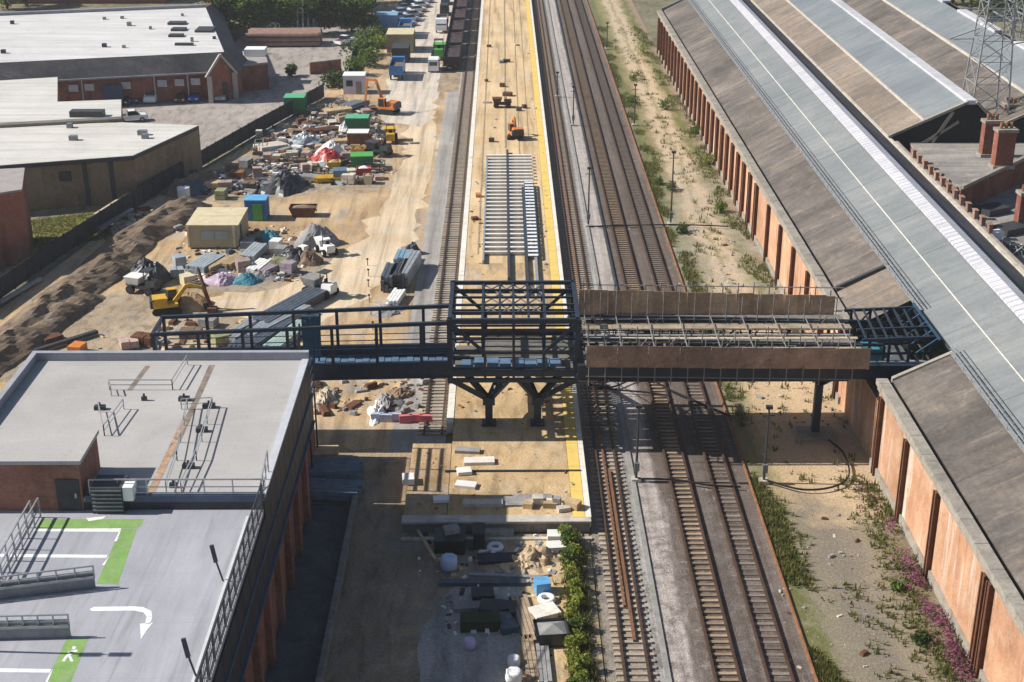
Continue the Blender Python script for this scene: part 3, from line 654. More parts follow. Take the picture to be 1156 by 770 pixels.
m = MB(); m.box(XR-.38,XR+.1,YM,YF-.4,11.95,12.12); m.build('roof_edge_trim', simple('trim_pale',(.46,.47,.51),.1,1), cp)
MB().box(XL,XR-.02,YN,YM-.02,10.92,11.2).build('parking_deck', DECK, cp)
MB().box(XL-14,XL-.04,YN,YM-.12,10.92,11.19).build('parking_deck', DECK, cp)
m = MB(); m.box(-24.9,XR+.02,YM-.015,YM+.3,11.2,12.15); m.build('deck_upstand', simple('upstand_blue',(.10,.13,.19),.2,1), cp)
# painted bays, walkway, arrow
ZD = 11.2
def paint_sheet(name, polys, mat, z):
    m = MB()
    for p in polys: m.sheet(P(*p,z=ZD),ZD+z)
    return each(m, name, mat, cp)
paint_sheet('walkway_paint', [[(48,586),(163,586),(160,592),(155,596.5),(40,597)],[(136,597.2),(154.5,597.2),(133,660),(109,659)],[(75,722),(100,720),(74,785),(44,785)]], LINEG, .004)
paint_sheet('bay_line', [[(40,597),(137,596.6),(134,600.5),(38,600)],[(0,625.5),(122,626.5),(120,630),(0,629)],[(0,754.5),(58,755.5),(56,759.5),(0,759)],[(134,601),(137,597),(132,611),(129,611)],[(121,631),(124,627),(118,638),(115,638)],[(57,759),(60,755),(54,770),(51,770)],[(97,585),(120,582.8),(116,586),(100,588.5)]], LINEW, .008)
paint_sheet('turn_arrow', [[(101,688),(106,685.3),(150,684.6),(150,689.4),(104,690)],[(150.2,684.6),(162,685.6),(171,690),(172,696),(165.5,696),(162,691.5),(150.2,689.4)],[(165.5,696.2),(172,696.2),(170,704),(164,704)],[(158,704.2),(173,702.8),(166,711),(159,722)]], LINEW, .008)
paint_sheet('walker_symbol', [[(82,730),(86,730),(85,733.2),(81,733.2)],[(76,736),(87,733.4),(88,735.4),(81,737.5)],[(78,735.8),(84,736),(79,741),(74,741)],[(73.5,741),(77,741),(73,747),(69.5,746.5)],[(77,741),(80.5,741),(83,746.8),(79.5,747)]], LINEW, .012)
# stair core
m = MB(); m.box(-40,-25,YM-.08,78.2,11.21,14.3); m.build('stair_core', CPBRICK, cp)
m = MB(); m.box(-40.1,-24.85,YM-.2,78.3,14.31,14.55); m.build('core_roof', MEMBRANE, cp)
a = V(67,573,YM-.02); b2 = V(89,543,YM-.02)
core = MB().box(a.x,b2.x,YM-.16,YM-.085,11.25,13.3).build('door', DGREY, cp)
MB().box(b2.x-.3,b2.x-.18,YM-.22,YM-.165,12.1,12.4).build('handle', GALV, core)
m = MB(); a = V(105,571,YM-.3); b2 = V(138,548,YM-.3); m.box(a.x,b2.x,YM-.5,YM+1.2,11.21,12.9)
pb = m.build('plant_louvre', DGREY, cp)
m = MB(); [m.box(a.x+.05,b2.x-.05,YM-.56,YM-.505,11.4+k*.26,11.5+k*.26) for k in range(6)]; m.build('louvre_slat', MGREY, pb)
# balustrades
def balustrade(p, q, h=1.15, n=None, glass=True, name='balustrade', mt=GALV):
    p, q = Vector(p), Vector(q); L = (q-p).length; n = n or max(2,int(L/1.6)); m = MB()
    for i in range(n+1):
        c = p.lerp(q,i/n); m.bar(c,c+Vector((0,0,h)),.07)
    m.bar(p+Vector((0,0,h)),q+Vector((0,0,h)),.08); m.bar(p+Vector((0,0,h*.5)),q+Vector((0,0,h*.5)),.05); m.bar(p+Vector((0,0,.12)),q+Vector((0,0,.12)),.05)
    return m.build(name, mt, cp)
balustrade((-24.6,YM+.12,12.15),(XR-.1,YM+.12,12.15),1.0)
balustrade((XR-.15,YM,11.2),(XR-.15,YM+3,12.0),1.6,3)
q0, q1 = U(46,584,ZD), U(4,660,ZD)
balustrade(q0,q1,1.3,6); balustrade(q0+Vector((-.5,0,0)),q1+Vector((-.5,0,0)),1.1,6)
# side fence of the deck
m = MB(); y = YN
while y < YM: m.bar((XR-.1,y,11.2),(XR-.1,y,12.9),.09); y += 1.5
for z in (11.35,12.1,12.9): m.bar((XR-.1,YN,z),(XR-.1,YM,z),.07)
m.build('fence_frame', DGREY, cp)
m = MB(); y = YN
while y < YM:
    for k in range(5): m.bar((XR-.02,y+k*.3,11.25),(XR-.02,y+k*.3,12.85),.028)
    y += 1.5
m.build('fence_bar', MGREY, cp)
m = MB(); m.box(XR-.9,XR-.75,YN,YM-1,11.21,11.3); m.build('wheel_kerb', simple('kerb_pale',(.55,.55,.57),.1,1), cp)
# ramp parapets
for (pa, pb2, pc, pd) in (((108,663),(-40,681),0,1.5),((80,719),(-40,722),0,1.2)):
    a, b2 = U(*pa,ZD), U(*pb2,ZD); m = MB(); m.bar(a+Vector((0,0,.3)),b2+Vector((0,0,.3)),.18,.6); m.build('ramp_kerb', MGREY, cp)
    balustrade(a+Vector((0,0,.6)),b2+Vector((0,0,.6)),.75,7)
    m = MB(); m.bar(a+Vector((0,.1,.85)),b2+Vector((0,.1,.85)),.06,.35); m.bar(a+Vector((0,-.12,.7)),b2+Vector((0,-.12,.7)),.05,.14); m.build('crash_rail', GALV, cp)
# roof strips and gully, guard rails, vents
m = MB(); m.sheet(P((236,412),(243,412),(196,516),(189,516),z=12),12.005); m.sheet(P((164,413),(170,413),(149,441),(143,441),z=12),12.005); each(m,'roof_strip', simple('strip_brown',(.22,.18,.15),.4,1.2), cp)  # upper end of the gully, and a short plain brown strip
m = MB(); m.sheet(P((204,477),(211,477),(175,556),(166,556),z=12),12.01); m.build('rusty_gully', simple('gully_rust',(.42,.28,.19),.4,1.0,dirt=(.12,.09,.07)), cp)
def rails(pts, h=.75):
    m = MB(); w = [U(x,y,12.0) for x,y in pts]
    for a, b3 in zip(w,w[1:]):
        n = max(1,int((b3-a).length/2.2))
        for i in range(n+1): c = a.lerp(b3,i/n); m.bar(c,c+Vector((0,0,h)),.06)
        m.bar(a+Vector((0,0,h)),b3+Vector((0,0,h)),.06); m.bar(a+Vector((0,0,h*.5)),b3+Vector((0,0,h*.5)),.045)
    return m.build('roof_guard_rail', GALV, cp)
rails([(126,447),(124,440),(195,440),(212,412)]); rails([(112,465),(118,492),(140,462)]); rails([(205,462),(240,460),(222,520),(205,556)]); rails([(212,462),(200,520),(188,556)])
for q, s in (((113,462),.8),((208,452),.8),((236,460),.9),((228,487),.8),((213,528),.8),((163,452),.4),((196,550),.5)):
    c = U(*q,12.0); m = MB(); m.obox(c,s*.9,s*.5,.28,0); m.cyl(c+Vector((0,0,.28)),c+Vector((0,0,.5)),.08); m.build('roof_vent', DGREY, cp)
m = MB(); c = U(136,545,12); m.obox(U(147,562,12),.6,.8,.9); m.obox(U(150,550,12),.4,.4,.5); each(m,'roof_cowl', WHITE, cp)
# lower block and open steel frame behind it
MB().box(-33,-15.3,95.4,103.0,0,5.5).build('rear_block', CPBRICK, cp)
MB().box(-33.1,-15.25,95.42,103.1,5.51,5.7).build('rear_roof', MEMBRANE, cp)
fr = thing('stair_scaffold', (-15.1,99,0), 'open steel stair frame behind the far corner of the car park', 'scaffold')
m = MB(); [m.bar((-15.1,y,0),(-15.1,y,8.9),.12) for y in (95.7,99.2,102.8)]; each(m,'standard', STEEL, fr)
m = MB(); [m.bar((-15.1,95.6,z),(-15.1,102.9,z),.1,.2) for z in (5.95,6.65,7.35,8.0,8.75)]; each(m,'ledger', STEEL, fr)
def deck_lamp(p, label, twin=False, h=6.0):
    t = thing('lamp_column', p, label, 'lamp post'); MB().cyl(p,p+Vector((0,0,h)),.09,.06).build('column', DGREY, t)
    m = MB()
    for s in ((-1,1) if twin else (0,)): m.obox(p+Vector((s*.75,0,h)),1.0 if twin else .3,.35,.12)
    if twin: m.bar(p+Vector((-1,0,h)),p+Vector((1,0,h)),.06)
    m.build('lamp_head', DGREY, t)
for q, w in (((252,656),'middle of the dark fence'),((222,765),'bottom end of the dark fence')):
    b0 = U(*q,11.2); b0.x = min(b0.x, XR-.3); t = thing('fence_light', b0, 'short dark light post at the %s on the parking deck' % w, 'light post')
    tp = b0+Vector((-.35,0,1.5)); MB().bar(b0,tp,.08).build('post', DGREY, t); MB().bar(b0+Vector((-.3,0,1.2)),b0+Vector((-.48,.1,2.2)),.2,.16).build('lamp_head', DGREY, t)
c = U(117,739,11.2); deck_lamp(c+Vector((-KX*6,KY*6,0)), 'twin headed lamp column whose shadow falls by the walker symbol', True)

# ------------------------------------------------------------------ steel footbridge
fb = thing('footbridge', (0.8,107,0), 'dark navy steel footbridge with an open truss tower over the platform', 'footbridge')
YN1, YF1 = 104.3, 108.0       # near and far truss planes of the left span
XT0, XT1, YT = -4.3, 5.9, 112.9
def sag(x): return -.95*max(0,(XT0-x))/24.0      # the left span falls away from the tower
XB = V(173,400,YN1).x
def hpart(name, mat, fn, parent=fb):
    m = MB(); fn(m)
    if name in ('post','tower_chord','cross_beam','floor_beam','handrail','roof_purlin','landing_rail','inner_post','side_chord','diagonal_brace','top_chord','floor_plate','deck_sheet','end_brace'): return each(m, name, mat, parent)[0]
    return m.build(name, mat, parent)
for y in (YN1, YF1):
    hpart('girder', STEEL, lambda m: (m.bar((XB,y,7.1+sag(XB)*.5),(XT0,y,7.1),.3,1.2), m.bar((XB,y,7.75+sag(XB)*.5),(XT0,y,7.75),.42,.09), m.bar((XB,y,6.45+sag(XB)*.5),(XT0,y,6.45),.42,.09)))
    hpart('top_chord', STEEL, lambda m: m.bar((XB,y,11.1+sag(XB)),(XT0,y,11.1),.28,.28))
xs = [XB+.15+i*(XT0-XB-.3)/6.6 for i in range(7)]
for i, x in enumerate(xs):
    for y in (YN1,YF1): hpart('post', STEEL, lambda m: m.bar((x,y,7.7+sag(x)*.5),(x,y,11.0+sag(x)),.24))
hpart('end_brace', STEEL, lambda m: (m.bar((XB,YN1,11+sag(XB)),(XB,YF1,11+sag(XB)),.22), m.bar((XB,YN1,8),(XB,YF1,10.2),.18)))
hpart('decking', BLUEDECK, lambda m: [m.box(x,x+.56,YN1+.22,YF1-.22,6.55,6.72+.05*(i%2)) for i,x in enumerate([XB+.2+k*.6 for k in range(int((XT0-XB-.3)/.6))])])
hpart('cross_beam', STEEL, lambda m: [m.box(x-.12,x+.12,YN1+.2,YF1-.2,6.1,6.5) for x in xs])
hpart('handrail', STEEL, lambda m: [m.bar((XB,y,z+sag(XB)*.6),(XT0,y,z),.06) for y in (YN1+.3,YF1-.3) for z in (8.35,8.9)])
# blue bracing bundle beside the car park corner
def bundle(m):
    x0 = V(349,390,YN1).x
    for k in range(5): m.bar((x0-.9+k*.32,YN1-.05+k*.6,6.6),(x0-.7+k*.34,YN1+.1+k*.6,11.0),.14)
    m.box(x0-1.0,x0+.5,YF1-.5,YF1-.2,6.8,10.4)
hpart('jacking_frame', STEELB, bundle)
# tower over the platform
for (x,y) in ((XT0,YN1),(XT1,YN1),(XT0,YT),(XT1,YT)): hpart('tower_leg', STEEL, lambda m: m.bar((x,y,5.9),(x,y,11.45),.42))
for y in (YN1,YT): hpart('tower_chord', STEEL, lambda m: (m.bar((XT0,y,11.3),(XT1,y,11.3),.3), m.bar((XT0,y,10.45),(XT1,y,10.45),.2), m.bar((XT0,y,8.5),(XT1,y,8.5),.22), m.bar((XT0,y,6.75),(XT1,y,6.75),.34,.5), m.bar((XT0,y,6.1),(XT1,y,6.1),.3,.3)))
for x in (XT0,XT1): hpart('side_chord', STEEL, lambda m: (m.bar((x,YN1,11.3),(x,YT,11.3),.3), m.bar((x,YN1,6.3),(x,YT,6.3),.32,.6), m.bar((x,YN1,8.6),(x,YT,8.6),.16)))
def topgrid(m):
    for k in range(1,5): y = YN1+k*(YT-YN1)/5; m.bar((XT0,y,11.28),(XT1,y,11.28),.17)
    for x in (-1.7,-.3,.8,2.0,3.3): m.bar((x,YN1,11.22),(x,YT,11.22),.2)
hpart('roof_purlin', STEEL, topgrid)
def xbrace(m):
    g = [-1.7,-.3,.8,2.0,3.3]; yy = [YN1+1.7+k*2.3 for k in range(4)]
    for a, b in zip(g,g[1:]):
        for c0, d0 in zip(yy,yy[1:]): m.bar((a,c0,11.15),(b,d0,11.15),.09); m.bar((b,c0,11.15),(a,d0,11.15),.09)
hpart('plan_bracing', MGREY, xbrace)
for y in (107.2,110.1):
    hpart('floor_beam', STEEL, lambda m: (m.bar((XT0,y,8.5),(XT1,y,8.5),.16), m.bar((XT0,y,9.9),(XT1,y,9.9),.14)))
    hpart('inner_post', STEEL, lambda m: [m.bar((x,y,6.3),(x,y,11.2),.16) for x in (-1.7,.8,3.3)])
for x in (XT0,XT1):
    for a, b in ((YN1,107.2),(107.2,110.1),(110.1,YT)): hpart('side_brace', STEEL, lambda m: m.bar((x,a,6.5),(x,b,8.6),.14))
for y in (YN1,YT):
    hpart('diagonal_brace', STEEL, lambda m: (m.bar((XT0,y,11.1),(-1.5,y,8.5),.24), m.bar((XT1,y,11.1),(3.2,y,8.5),.24), m.bar((-1.5,y,8.5),(-1.5,y,6.3),.2), m.bar((3.2,y,8.5),(3.2,y,6.3),.2)))
for x in (-1.7,3.3):
    hpart('inner_post', STEEL, lambda m: [m.bar((x,y,6.2),(x,y,11.2),.26) for y in (YN1+2.6,YT)])
hpart('inner_post', STEEL, lambda m: m.bar((.8,YN1,6.2),(.8,YN1,11.2),.2))
hpart('decking', BLUEDECK, lambda m: [m.box(-3.4+k*1.02,-3.4+k*1.02+.94,YN1+.6,YN1+1.7,6.95,7.3+random.uniform(-.1,.1)) for k in range(8)])
hpart('floor_beam', STEEL, lambda m: [m.bar((XT0,y,6.35),(XT1,y,6.35),.2,.4) for y in (106,108,110,112)] + [m.bar((x,YN1,6.3),(x,YT,6.3),.18,.4) for x in (-3,-.5,1.9,4.4)])
hpart('floor_plate', simple('tower_floor',(.16,.15,.13),.3,.8), lambda m: (m.box(4.15,5.7,YN1+1.75,YT-.3,6.56,6.62), [m.box(-1.8,4.1,YN1+1.9+k*1.0,YN1+1.9+k*1.0+.9,6.57,6.63) for k in range(6)], [m.box(-4.0,-1.9,YN1+1.9+k*1.6,YN1+1.9+k*1.6+.9,6.57,6.63) for k in range(4)], m.box(4.2,5.6,YN1+.4,YN1+1.7,6.9,7.0)))
# piers with tree heads
def pier(x, y, half, zb=1.0, label='pier'):
    p = MB(); p.bar((x,y,zb),(x,y,3.5),.62,.62); p.obox((x,y,zb),1.2,1.2,.18); p.obox((x,y,2.9),1.0,1.0,.7); o = p.build('pier', STEEL, fb)
    a = MB()
    for s in half:
        for dy in (-2.3,2.3): a.bar((x,y,3.2),(x+s,y+dy,6.1),.4,.44)
    a.build('pier_arm', STEEL, o)
px0, px1 = U(552,484,1.0).x, U(607,486,1.0).x
pier(px0,106.8,(-3.1,1.6)); pier(px1,106.8,(-1.6,3.2))
# stair flight down to the platform
def stairs(m):
    for x in (-1.6,3.2): m.bar((x,112.9,6.6),(x,123.5,1.2),.16,.45)
def treads(m):
    n = 28
    for i in range(n): t = i/(n-1); m.box(-1.5,3.1,112.9+t*10.4,113.2+t*10.4,6.55-t*5.35,6.62-t*5.35)
sfl = hpart('stair_flight', STEEL, stairs); hpart('tread', GALV, treads, sfl)
hpart('stair_rail', STEEL, lambda m: [(m.bar((x,112.9,7.7),(x,123.5,2.3),.07), [m.bar((x,112.9+k*1.76,6.6-k*.9),(x,112.9+k*1.76,7.7-k*.9),.06) for k in range(7)]) for x in (-1.6,3.2)], sfl)
# right span
YR0, YR1 = 103.6, 109.6
for y in (YR0,YR1):
    hpart('girder', STEEL, lambda m: (m.bar((XT1,y,7.15),(33.5,y,7.05),.3,1.1), m.bar((XT1,y,7.72),(33.5,y,7.62),.42,.08), m.bar((XT1,y,6.55),(33.5,y,6.45),.42,.08)))
hpart('top_chord', STEEL, lambda m: [m.bar((XT1,y,9.6),(30.5,y,9.0),.22) for y in (YR0+.9,YR1)])
for k in range(9):
    x = XT1+1.5+k*3.3
    hpart('post', STEEL, lambda m: [m.bar((x,y,7.6),(x,y,9.5-(x-XT1)*.024),.2) for y in (YR0+.9,YR1)])
hpart('floor_beam', STEEL, lambda m: [m.bar((XT1+k*1.7,YR0,6.7),(XT1+k*1.7,YR1,6.7),.2,.3) for k in range(17)])
hpart('decking', simple('right_deck',(.10,.115,.13),.3,.9,dirt=(.25,.22,.18)), lambda m: m.box(XT1,33.3,YR0+.2,YR1-.2,6.86,6.95))
hpart('deck_sheet', TEAL, lambda m: (m.box(15,26.2,YR0+.5,YR0+1.5,6.96,7.35), m.box(28.2,30.4,YR0+.8,YR0+2.6,7.0,8.6)))
hpart('deck_sheet', GALV, lambda m: (m.box(27.5,34,YR0+.3,YR0+.9,7.5,7.7),))
# the landing frame that enters the shed
def landing(m):
    for x in (29.2,30.8,32.4,34.2):
        for y in (YR0+.5,YR1+1.0): m.bar((x,y,7.0),(x,y,9.75),.2)
    for y in (YR0+.5,106.2,YR1+1.0): m.bar((28.6,y,9.6),(34.5,y,9.85),.22); m.bar((28.6,y,8.4),(34.3,y,8.5),.16)
    for k in range(7): m.bar((28.9+k*.85,YR0+.5,9.7),(29.3+k*.85,YR1+1.0,9.75),.14)
    for k in range(3): m.bar((29.2+k*1.6,YR1+1.0,7.4),(30.8+k*1.6,YR1+1.0,9.6),.12)
hpart('landing_frame', STEEL, landing)
hpart('landing_deck', BLACK, lambda m: m.box(29.6,34.6,101.3,112.3,5.62,6.1))
hpart('landing_rail', STEELB, lambda m: [m.bar((32.8,y,8.7),(34.5,y,10.0),.14) for y in (103.5,105.2,107,108.8,110.5)]+[m.bar((34.45,103,10.05),(34.45,111,10.05),.16)])
x = U(919,489,0).x
p = MB(); p.bar((x,106.6,0),(x,106.6,5.4),.6,.6); o = p.build('pier', STEEL, fb); a = MB(); [a.bar((x,106.6,4.6),(x+s,106.6+dy,6.5),.32,.38) for s in (-.9,.9) for dy in (-2.4,2.4)]; a.build('pier_arm', STEEL, o)
m = MB(); m.obox((x,106.4,0),3.0,2.2,.35); m.build('pier_base', CONCD, o)

# boarded crash deck slung under the right span
hpart('crash_deck', simple('crash_boards',(.10,.085,.07),.3,.8), lambda m: [m.box(XT1+.1+k*2.4,XT1+.1+k*2.4+2.37,103.3,110.9,6.36,6.43) for k in range(9)])
# scaffolding and hoardings on the right span
TUBE = simple('scaffold_tube',(.24,.235,.225),.3,2,.6,.3,.4)
sc = thing('bridge_scaffold', (18,106.6,6.9), 'tube scaffolding with pale boards on the right half of the footbridge', 'scaffold')
def ztop(x): return 12.3-(x-6.3)*.035
rows = (102.1,104.0,109.0,111.3)
for j, y in enumerate(rows):
    m = MB(); x = 6.7
    while x < 28.3:
        m.cyl((x,y,6.6),(x,y,(ztop(x)+random.uniform(-.5,.15)) if j>1 else (10.6+random.uniform(-.2,.3) if j else 10.5)),.045,n=6); x += 1.3
    each(m,'standard', TUBE, sc)
m = MB()
for y in rows:
    for z in (7.2,8.3,9.4) + ((10.6,11.5) if y>110 else ()): m.cyl((6.5,y,z+.2),(28.6,y,z-.15),.045,n=6)
each(m,'ledger', TUBE, sc)
m = MB(); x = 6.7
while x < 28.3:
    for z in (8.2,9.5): m.cyl((x,102,z),(x,109.2,z+.3),.045,n=6)
    x += 2.6
each(m,'transom', TUBE, sc)
for (y0,z,y1,mt) in ((104.6,9.55,105.0,BOARD),(106.4,9.1,106.7,GALV),(107.9,9.0,109.3,simple('worn_boards',(.20,.185,.165),.3,1,dirt=(.1,.09,.085))),(109.7,9.2,110.7,simple('worn_boards',(.26,.24,.21),.3,1)),(105.4,8.2,106.1,simple('worn_boards',(.26,.24,.21),.3,1)),(102.2,9.3,103.5,simple('tan_boards',(.34,.27,.19),.3,1,dirt=(.17,.14,.11))),(106.8,9.55,107.7,simple('tan_boards',(.34,.27,.19),.3,1)),(103.0,8.0,104.4,simple('worn_boards',(.2,.18,.16),.3,1)),(109.4,8.9,110.4,simple('tan_boards',(.34,.27,.19),.3,1)),(105.1,9.0,106.3,simple('worn_boards',(.2,.18,.16),.3,1))):
    m = MB(); x = 6.5
    while x < 28.2: L = min(random.choice((2.4,3.0,3.9)),28.4-x); m.slab([(x,y0,z),(x+L-.03,y0,z-.02),(x+L-.03,y1,z-.02),(x,y1,z)],.06); x += L
    m.build('scaffold_board', mt, sc)
m = MB()
for k in range(26): c = Vector((random.uniform(7,27.5),random.uniform(106.3,108.8),7.0)); m.obox(c,random.uniform(.3,1.2),random.uniform(.2,.7),random.uniform(.2,1.6),random.uniform(0,3))
each(m,'stored_fittings', simple('fittings',(.24,.25,.27),.35,.7,dirt=(.1,.1,.11)), sc)
m = MB()
for k in range(22): x = random.uniform(7,27); y = random.choice((104.2,108.9)); m.cyl((x,y,7.2),(x+random.choice((-2,2)),y,9.8),.045,n=5)
each(m,'brace', TUBE, sc)
# hoardings: rows of sheets
h1 = thing('near_hoarding', (17,101.75,8.3), 'long brown plywood hoarding along the near side of the scaffolded bridge', 'hoarding')
xa = 6.45
src = None
while xa < 28.6:
    w = min(2.44, 28.7-xa); m = MB(); m.box(xa+.01,xa+w-.015,101.72,101.76,8.35+random.uniform(-.03,.03)-(xa-6)*.012,10.15+random.uniform(-.03,.03)-(xa-6)*.012); m.build('sheet', PLY, h1); xa += w
m = MB(); m.box(6.4,28.7,101.77,101.85,8.5,8.6); m.box(6.4,28.7,101.77,101.85,9.6,9.7); each(m,'batten', WOOD, h1)
h2 = thing('far_hoarding', (17,111,9.6), 'weathered grey-brown hoarding along the far side of the scaffolded bridge', 'hoarding')
xa = 6.3
while xa < 27.6:
    w = min(1.22, 27.8-xa); z = -(xa-6.3)*.03
    m = MB(); m.box(xa+.005,xa+w-.008,110.8,110.84,9.05+z+random.uniform(-.04,.04),11.45+z+random.uniform(-.05,.05)); m.build('sheet', PLYD, h2); xa += w
m = MB(); xa = 7.2
while xa < 27.6: m.bar((xa,110.76,9.4-(xa-6)*.03),(xa,110.76,11.75-(xa-6)*.03),.06); xa += 2.05
each(m,'batten', BOARD, h2)
m = MB(); m.box(6.3,27.7,110.6,110.78,8.4,8.6); m.build('toe_board', BLACK, h2)

# ------------------------------------------------------------------ trackside lamp masts, bags on the ground under the bridge
def mast(px, py, ty, label, group=None):
    b0 = U(px,py,0); k = 6.5
    # height from the pixel span at the mast's own distance
    k = V(px,ty,b0.y).z
    t = thing('track_mast', b0, label, 'mast')
    MB().cyl(b0,b0+Vector((0,0,k)),.11,.075).build('pole', DGREY, t)
    m = MB(); m.obox(b0+Vector((0,0,k-.1)),.5,.35,.25); m.bar(b0+Vector((-.5,0,k-.7)),b0+Vector((.5,0,k-.7)),.07); m.build('lamp_head', DGREY, t)
    m = MB(); m.obox(b0,.7,.7,.3); m.build('base', CONC, t)
    m = MB(); m.obox(b0+Vector((.0,-.2,1.0)),.4,.25,.7); m.build('control_box', MGREY, t)
mast(718,543,459,'dark mast between the tracks just below the bridge')
mast(862,545,460,'dark mast in the weeds just below the bridge')
mast(757,254,172,'tall dark mast on the verge beyond the bridge')
mast(664,256,190,'mast on the pale ballast beyond the bridge')
mast(716,142,96,'mast on the far verge where the path forks')
mast(647,142,98,'mast beside the brown ballast opposite the digger on the platform')
mast(685,56,26,'most distant mast at the top of the verge')
mast(629,110,82,'small mast at the platform edge ballast far away')
def cable(pts, label, r=.06, mat=BLACK):
    w = [U(x,y,.06) for x,y in pts]; m = MB()
    w2 = []
    for i in range(len(w)-1):
        p0, p1, p2, p3 = w[max(i-1,0)], w[i], w[i+1], w[min(i+2,len(w)-1)]
        for k in range(6):
            t = k/6; w2.append(.5*((2*p1)+(p2-p0)*t+(2*p0-5*p1+4*p2-p3)*t*t+(3*p1-p0-3*p2+p3)*t**3))
    w2.append(w[-1])
    for p in w2: p.z = .33
    for a, b in zip(w2,w2[1:]): m.bar(a,b,r*2)
    tag(m.build('cable', mat), label, 'cable')
cable([(664,436),(690,440),(715,431),(735,432),(758,444),(790,458),(825,473)], 'black cable looping across the tracks nearest the bridge')
cable([(664,438),(695,443),(730,446),(755,450)], 'short black cable lying left of the looping cable')
cable([(720,544),(760,545),(800,551),(836,553)], 'black strip laid as the mast shadow across the tracks below the bridge')  # solid dark strip standing in for the mast's cast shadow
cable([(866,546),(905,556),(940,553),(958,540),(952,515),(935,500)], 'black line curling on the sandy verge by the pier')  # thin black curve lying on the verge
cable([(664,258),(700,257),(757,256),(800,257),(822,258)], 'dark cable crossing all tracks beyond the bridge')

# ------------------------------------------------------------------ factories and yards at the upper left
fa = thing('factory', U(120,112,0), 'long factory with a white flat roof and dark slate skirt over red brick', 'factory')
E0, E1, M0, M1, F0, F1 = U(-80,97,4.7), U(238,80.5,4.7), U(-80,74.5,7.5), U(253,58.5,7.5), U(-80,20.5,8.6), U(232,8,8.6)
G1, G2 = U(274,72,4.6), U(246,1,4.6)
MB().prism([E0,E1+Vector((0,.4,0)),G1,G2,F0],0,4.55).build('wall', REDBRICK, fa)
m = MB(); m.slab([E0+Vector((0,-.5,0)),E1+Vector((0,-.5,0)),M1,M0],.2); m.slab([E1+Vector((.3,0,0)),G1,G2,F1,M1],.2); m.build('slate_skirt', DARKSLATE, fa)
m = MB(); m.slab([M0,M1,F1,F0],.3); m.build('flat_roof', WHITEROOF, fa)
m = MB(); m.bar(E0+Vector((0,-.6,-.1)),E1+Vector((0,-.6,-.1)),.3,.25); m.bar(F0+Vector((0,0,.2)),F1+Vector((0,0,.2)),.8,.6); each(m,'gutter', simple('zinc',(.25,.26,.30),.2,1), fa)
def on_roof(px, py):   # a point on the white roof
    d0 = ray(px,py); n = (M1-M0).cross(F1-M0); t = (M0-CAM).dot(n)/d0.dot(n); return CAM+d0*t+Vector((0,0,.02))
for q,(w,l,h),mt in (((200,27),(5,3,.5),DGREY),((202,34),(4,3,.5),DGREY),((199,41),(4,2.4,.5),DGREY),((232,34),(5,6,.4),DGREY),((208,51),(5,1.2,.5),DGREY),((146,29),(1.6,1.6,.9),MGREY),((170,33),(1,1,.7),MGREY),((118,22),(1.2,1.2,.6),MGREY),((138,21),(1.4,1,.6),MGREY),((118,53),(1.6,1.4,.8),DGREY),((140,54),(1.2,1,.6),MGREY),((14,27),(1.4,1.2,.8),DGREY),((4,60),(1.6,1.4,.8),DGREY),((206,18),(1,1,.6),MGREY),((217,47),(1,1,1),MGREY),((242,44),(1.2,1,.6),DGREY)):
    m = MB(); m.obox(on_roof(*q),w*(.6 if w>3 else .42),l*(.7 if w>3 else .5),h*.7); m.build('roof_light' if w>3 else 'roof_vent', mt, fa)
# doors and windows of the brick front
def fpos(px, z): 
    a, b = E0, E1; x = U(px,100,0); k = (px+80)/318.0; p = a.lerp(b,k); p.z = z; return p+Vector((0,-.03,0))
for px in (78,96,138,180,200,219):
    c = fpos(px,2.6); m = MB(); m.obox(c,1.5,.14,1.1); m.build('window', simple('window_pale',(.45,.45,.48),.2,1) , fa)
c = fpos(121,0); m = MB(); m.obox(c,3.6,.2,3.4); m.build('door', DBLUE, fa)
for px in (88,171,210): c = fpos(px,0); m = MB(); m.cyl(c,c+Vector((0,0,4.6)),.12,n=6); m.build('downpipe', simple('pipe_pale',(.4,.38,.37),.1,1), fa)
# gabled entrance at the corner
g0, g1 = U(239,116,0), U(267,111,0); mid = (g0+g1)/2; bk = Vector((.6,9,0))
m = MB(); m.add([g0,g1,g1+Vector((0,0,4.4)),mid+Vector((0,0,7.3)),g0+Vector((0,0,4.4)),g0+bk,g1+bk,g1+bk+Vector((0,0,4.4)),mid+bk+Vector((0,0,7.3)),g0+bk+Vector((0,0,4.4))],[(0,1,2,3,4),(1,6,7,2),(5,0,4,9),(9,8,7,6,5)]); m.build('gable_wall', brick_mat('gable_brick',[(.25,.09,.055),(.31,.115,.07),(.35,.14,.09)],(.35,.25,.2),.3), fa)
m = MB(); a, b, c = g0+Vector((-.5,-.5,4.2)), mid+Vector((0,-.5,7.6)), g1+Vector((.5,-.5,4.2)); m.slab([a,b,b+bk,a+bk],.25); m.slab([b,c,c+bk,b+bk],.25); m.build('gable_roof', DARKSLATE, fa)
m = MB(); m.bar(a,b,.35); m.bar(b,c,.35); m.bar(g0+Vector((0,-.2,0)),g0+Vector((0,-.2,4.4)),.7); m.bar(g1+Vector((0,-.2,0)),g1+Vector((0,-.2,4.4)),.7); m.build('gable_trim', simple('trim_stone',(.42,.38,.35),.15,1), fa)
m = MB(); m.bar(mid+Vector((-.0,-.05,0)),mid+Vector((0,-.05,3)),1.6,.1); m.build('door', BLK, fa)

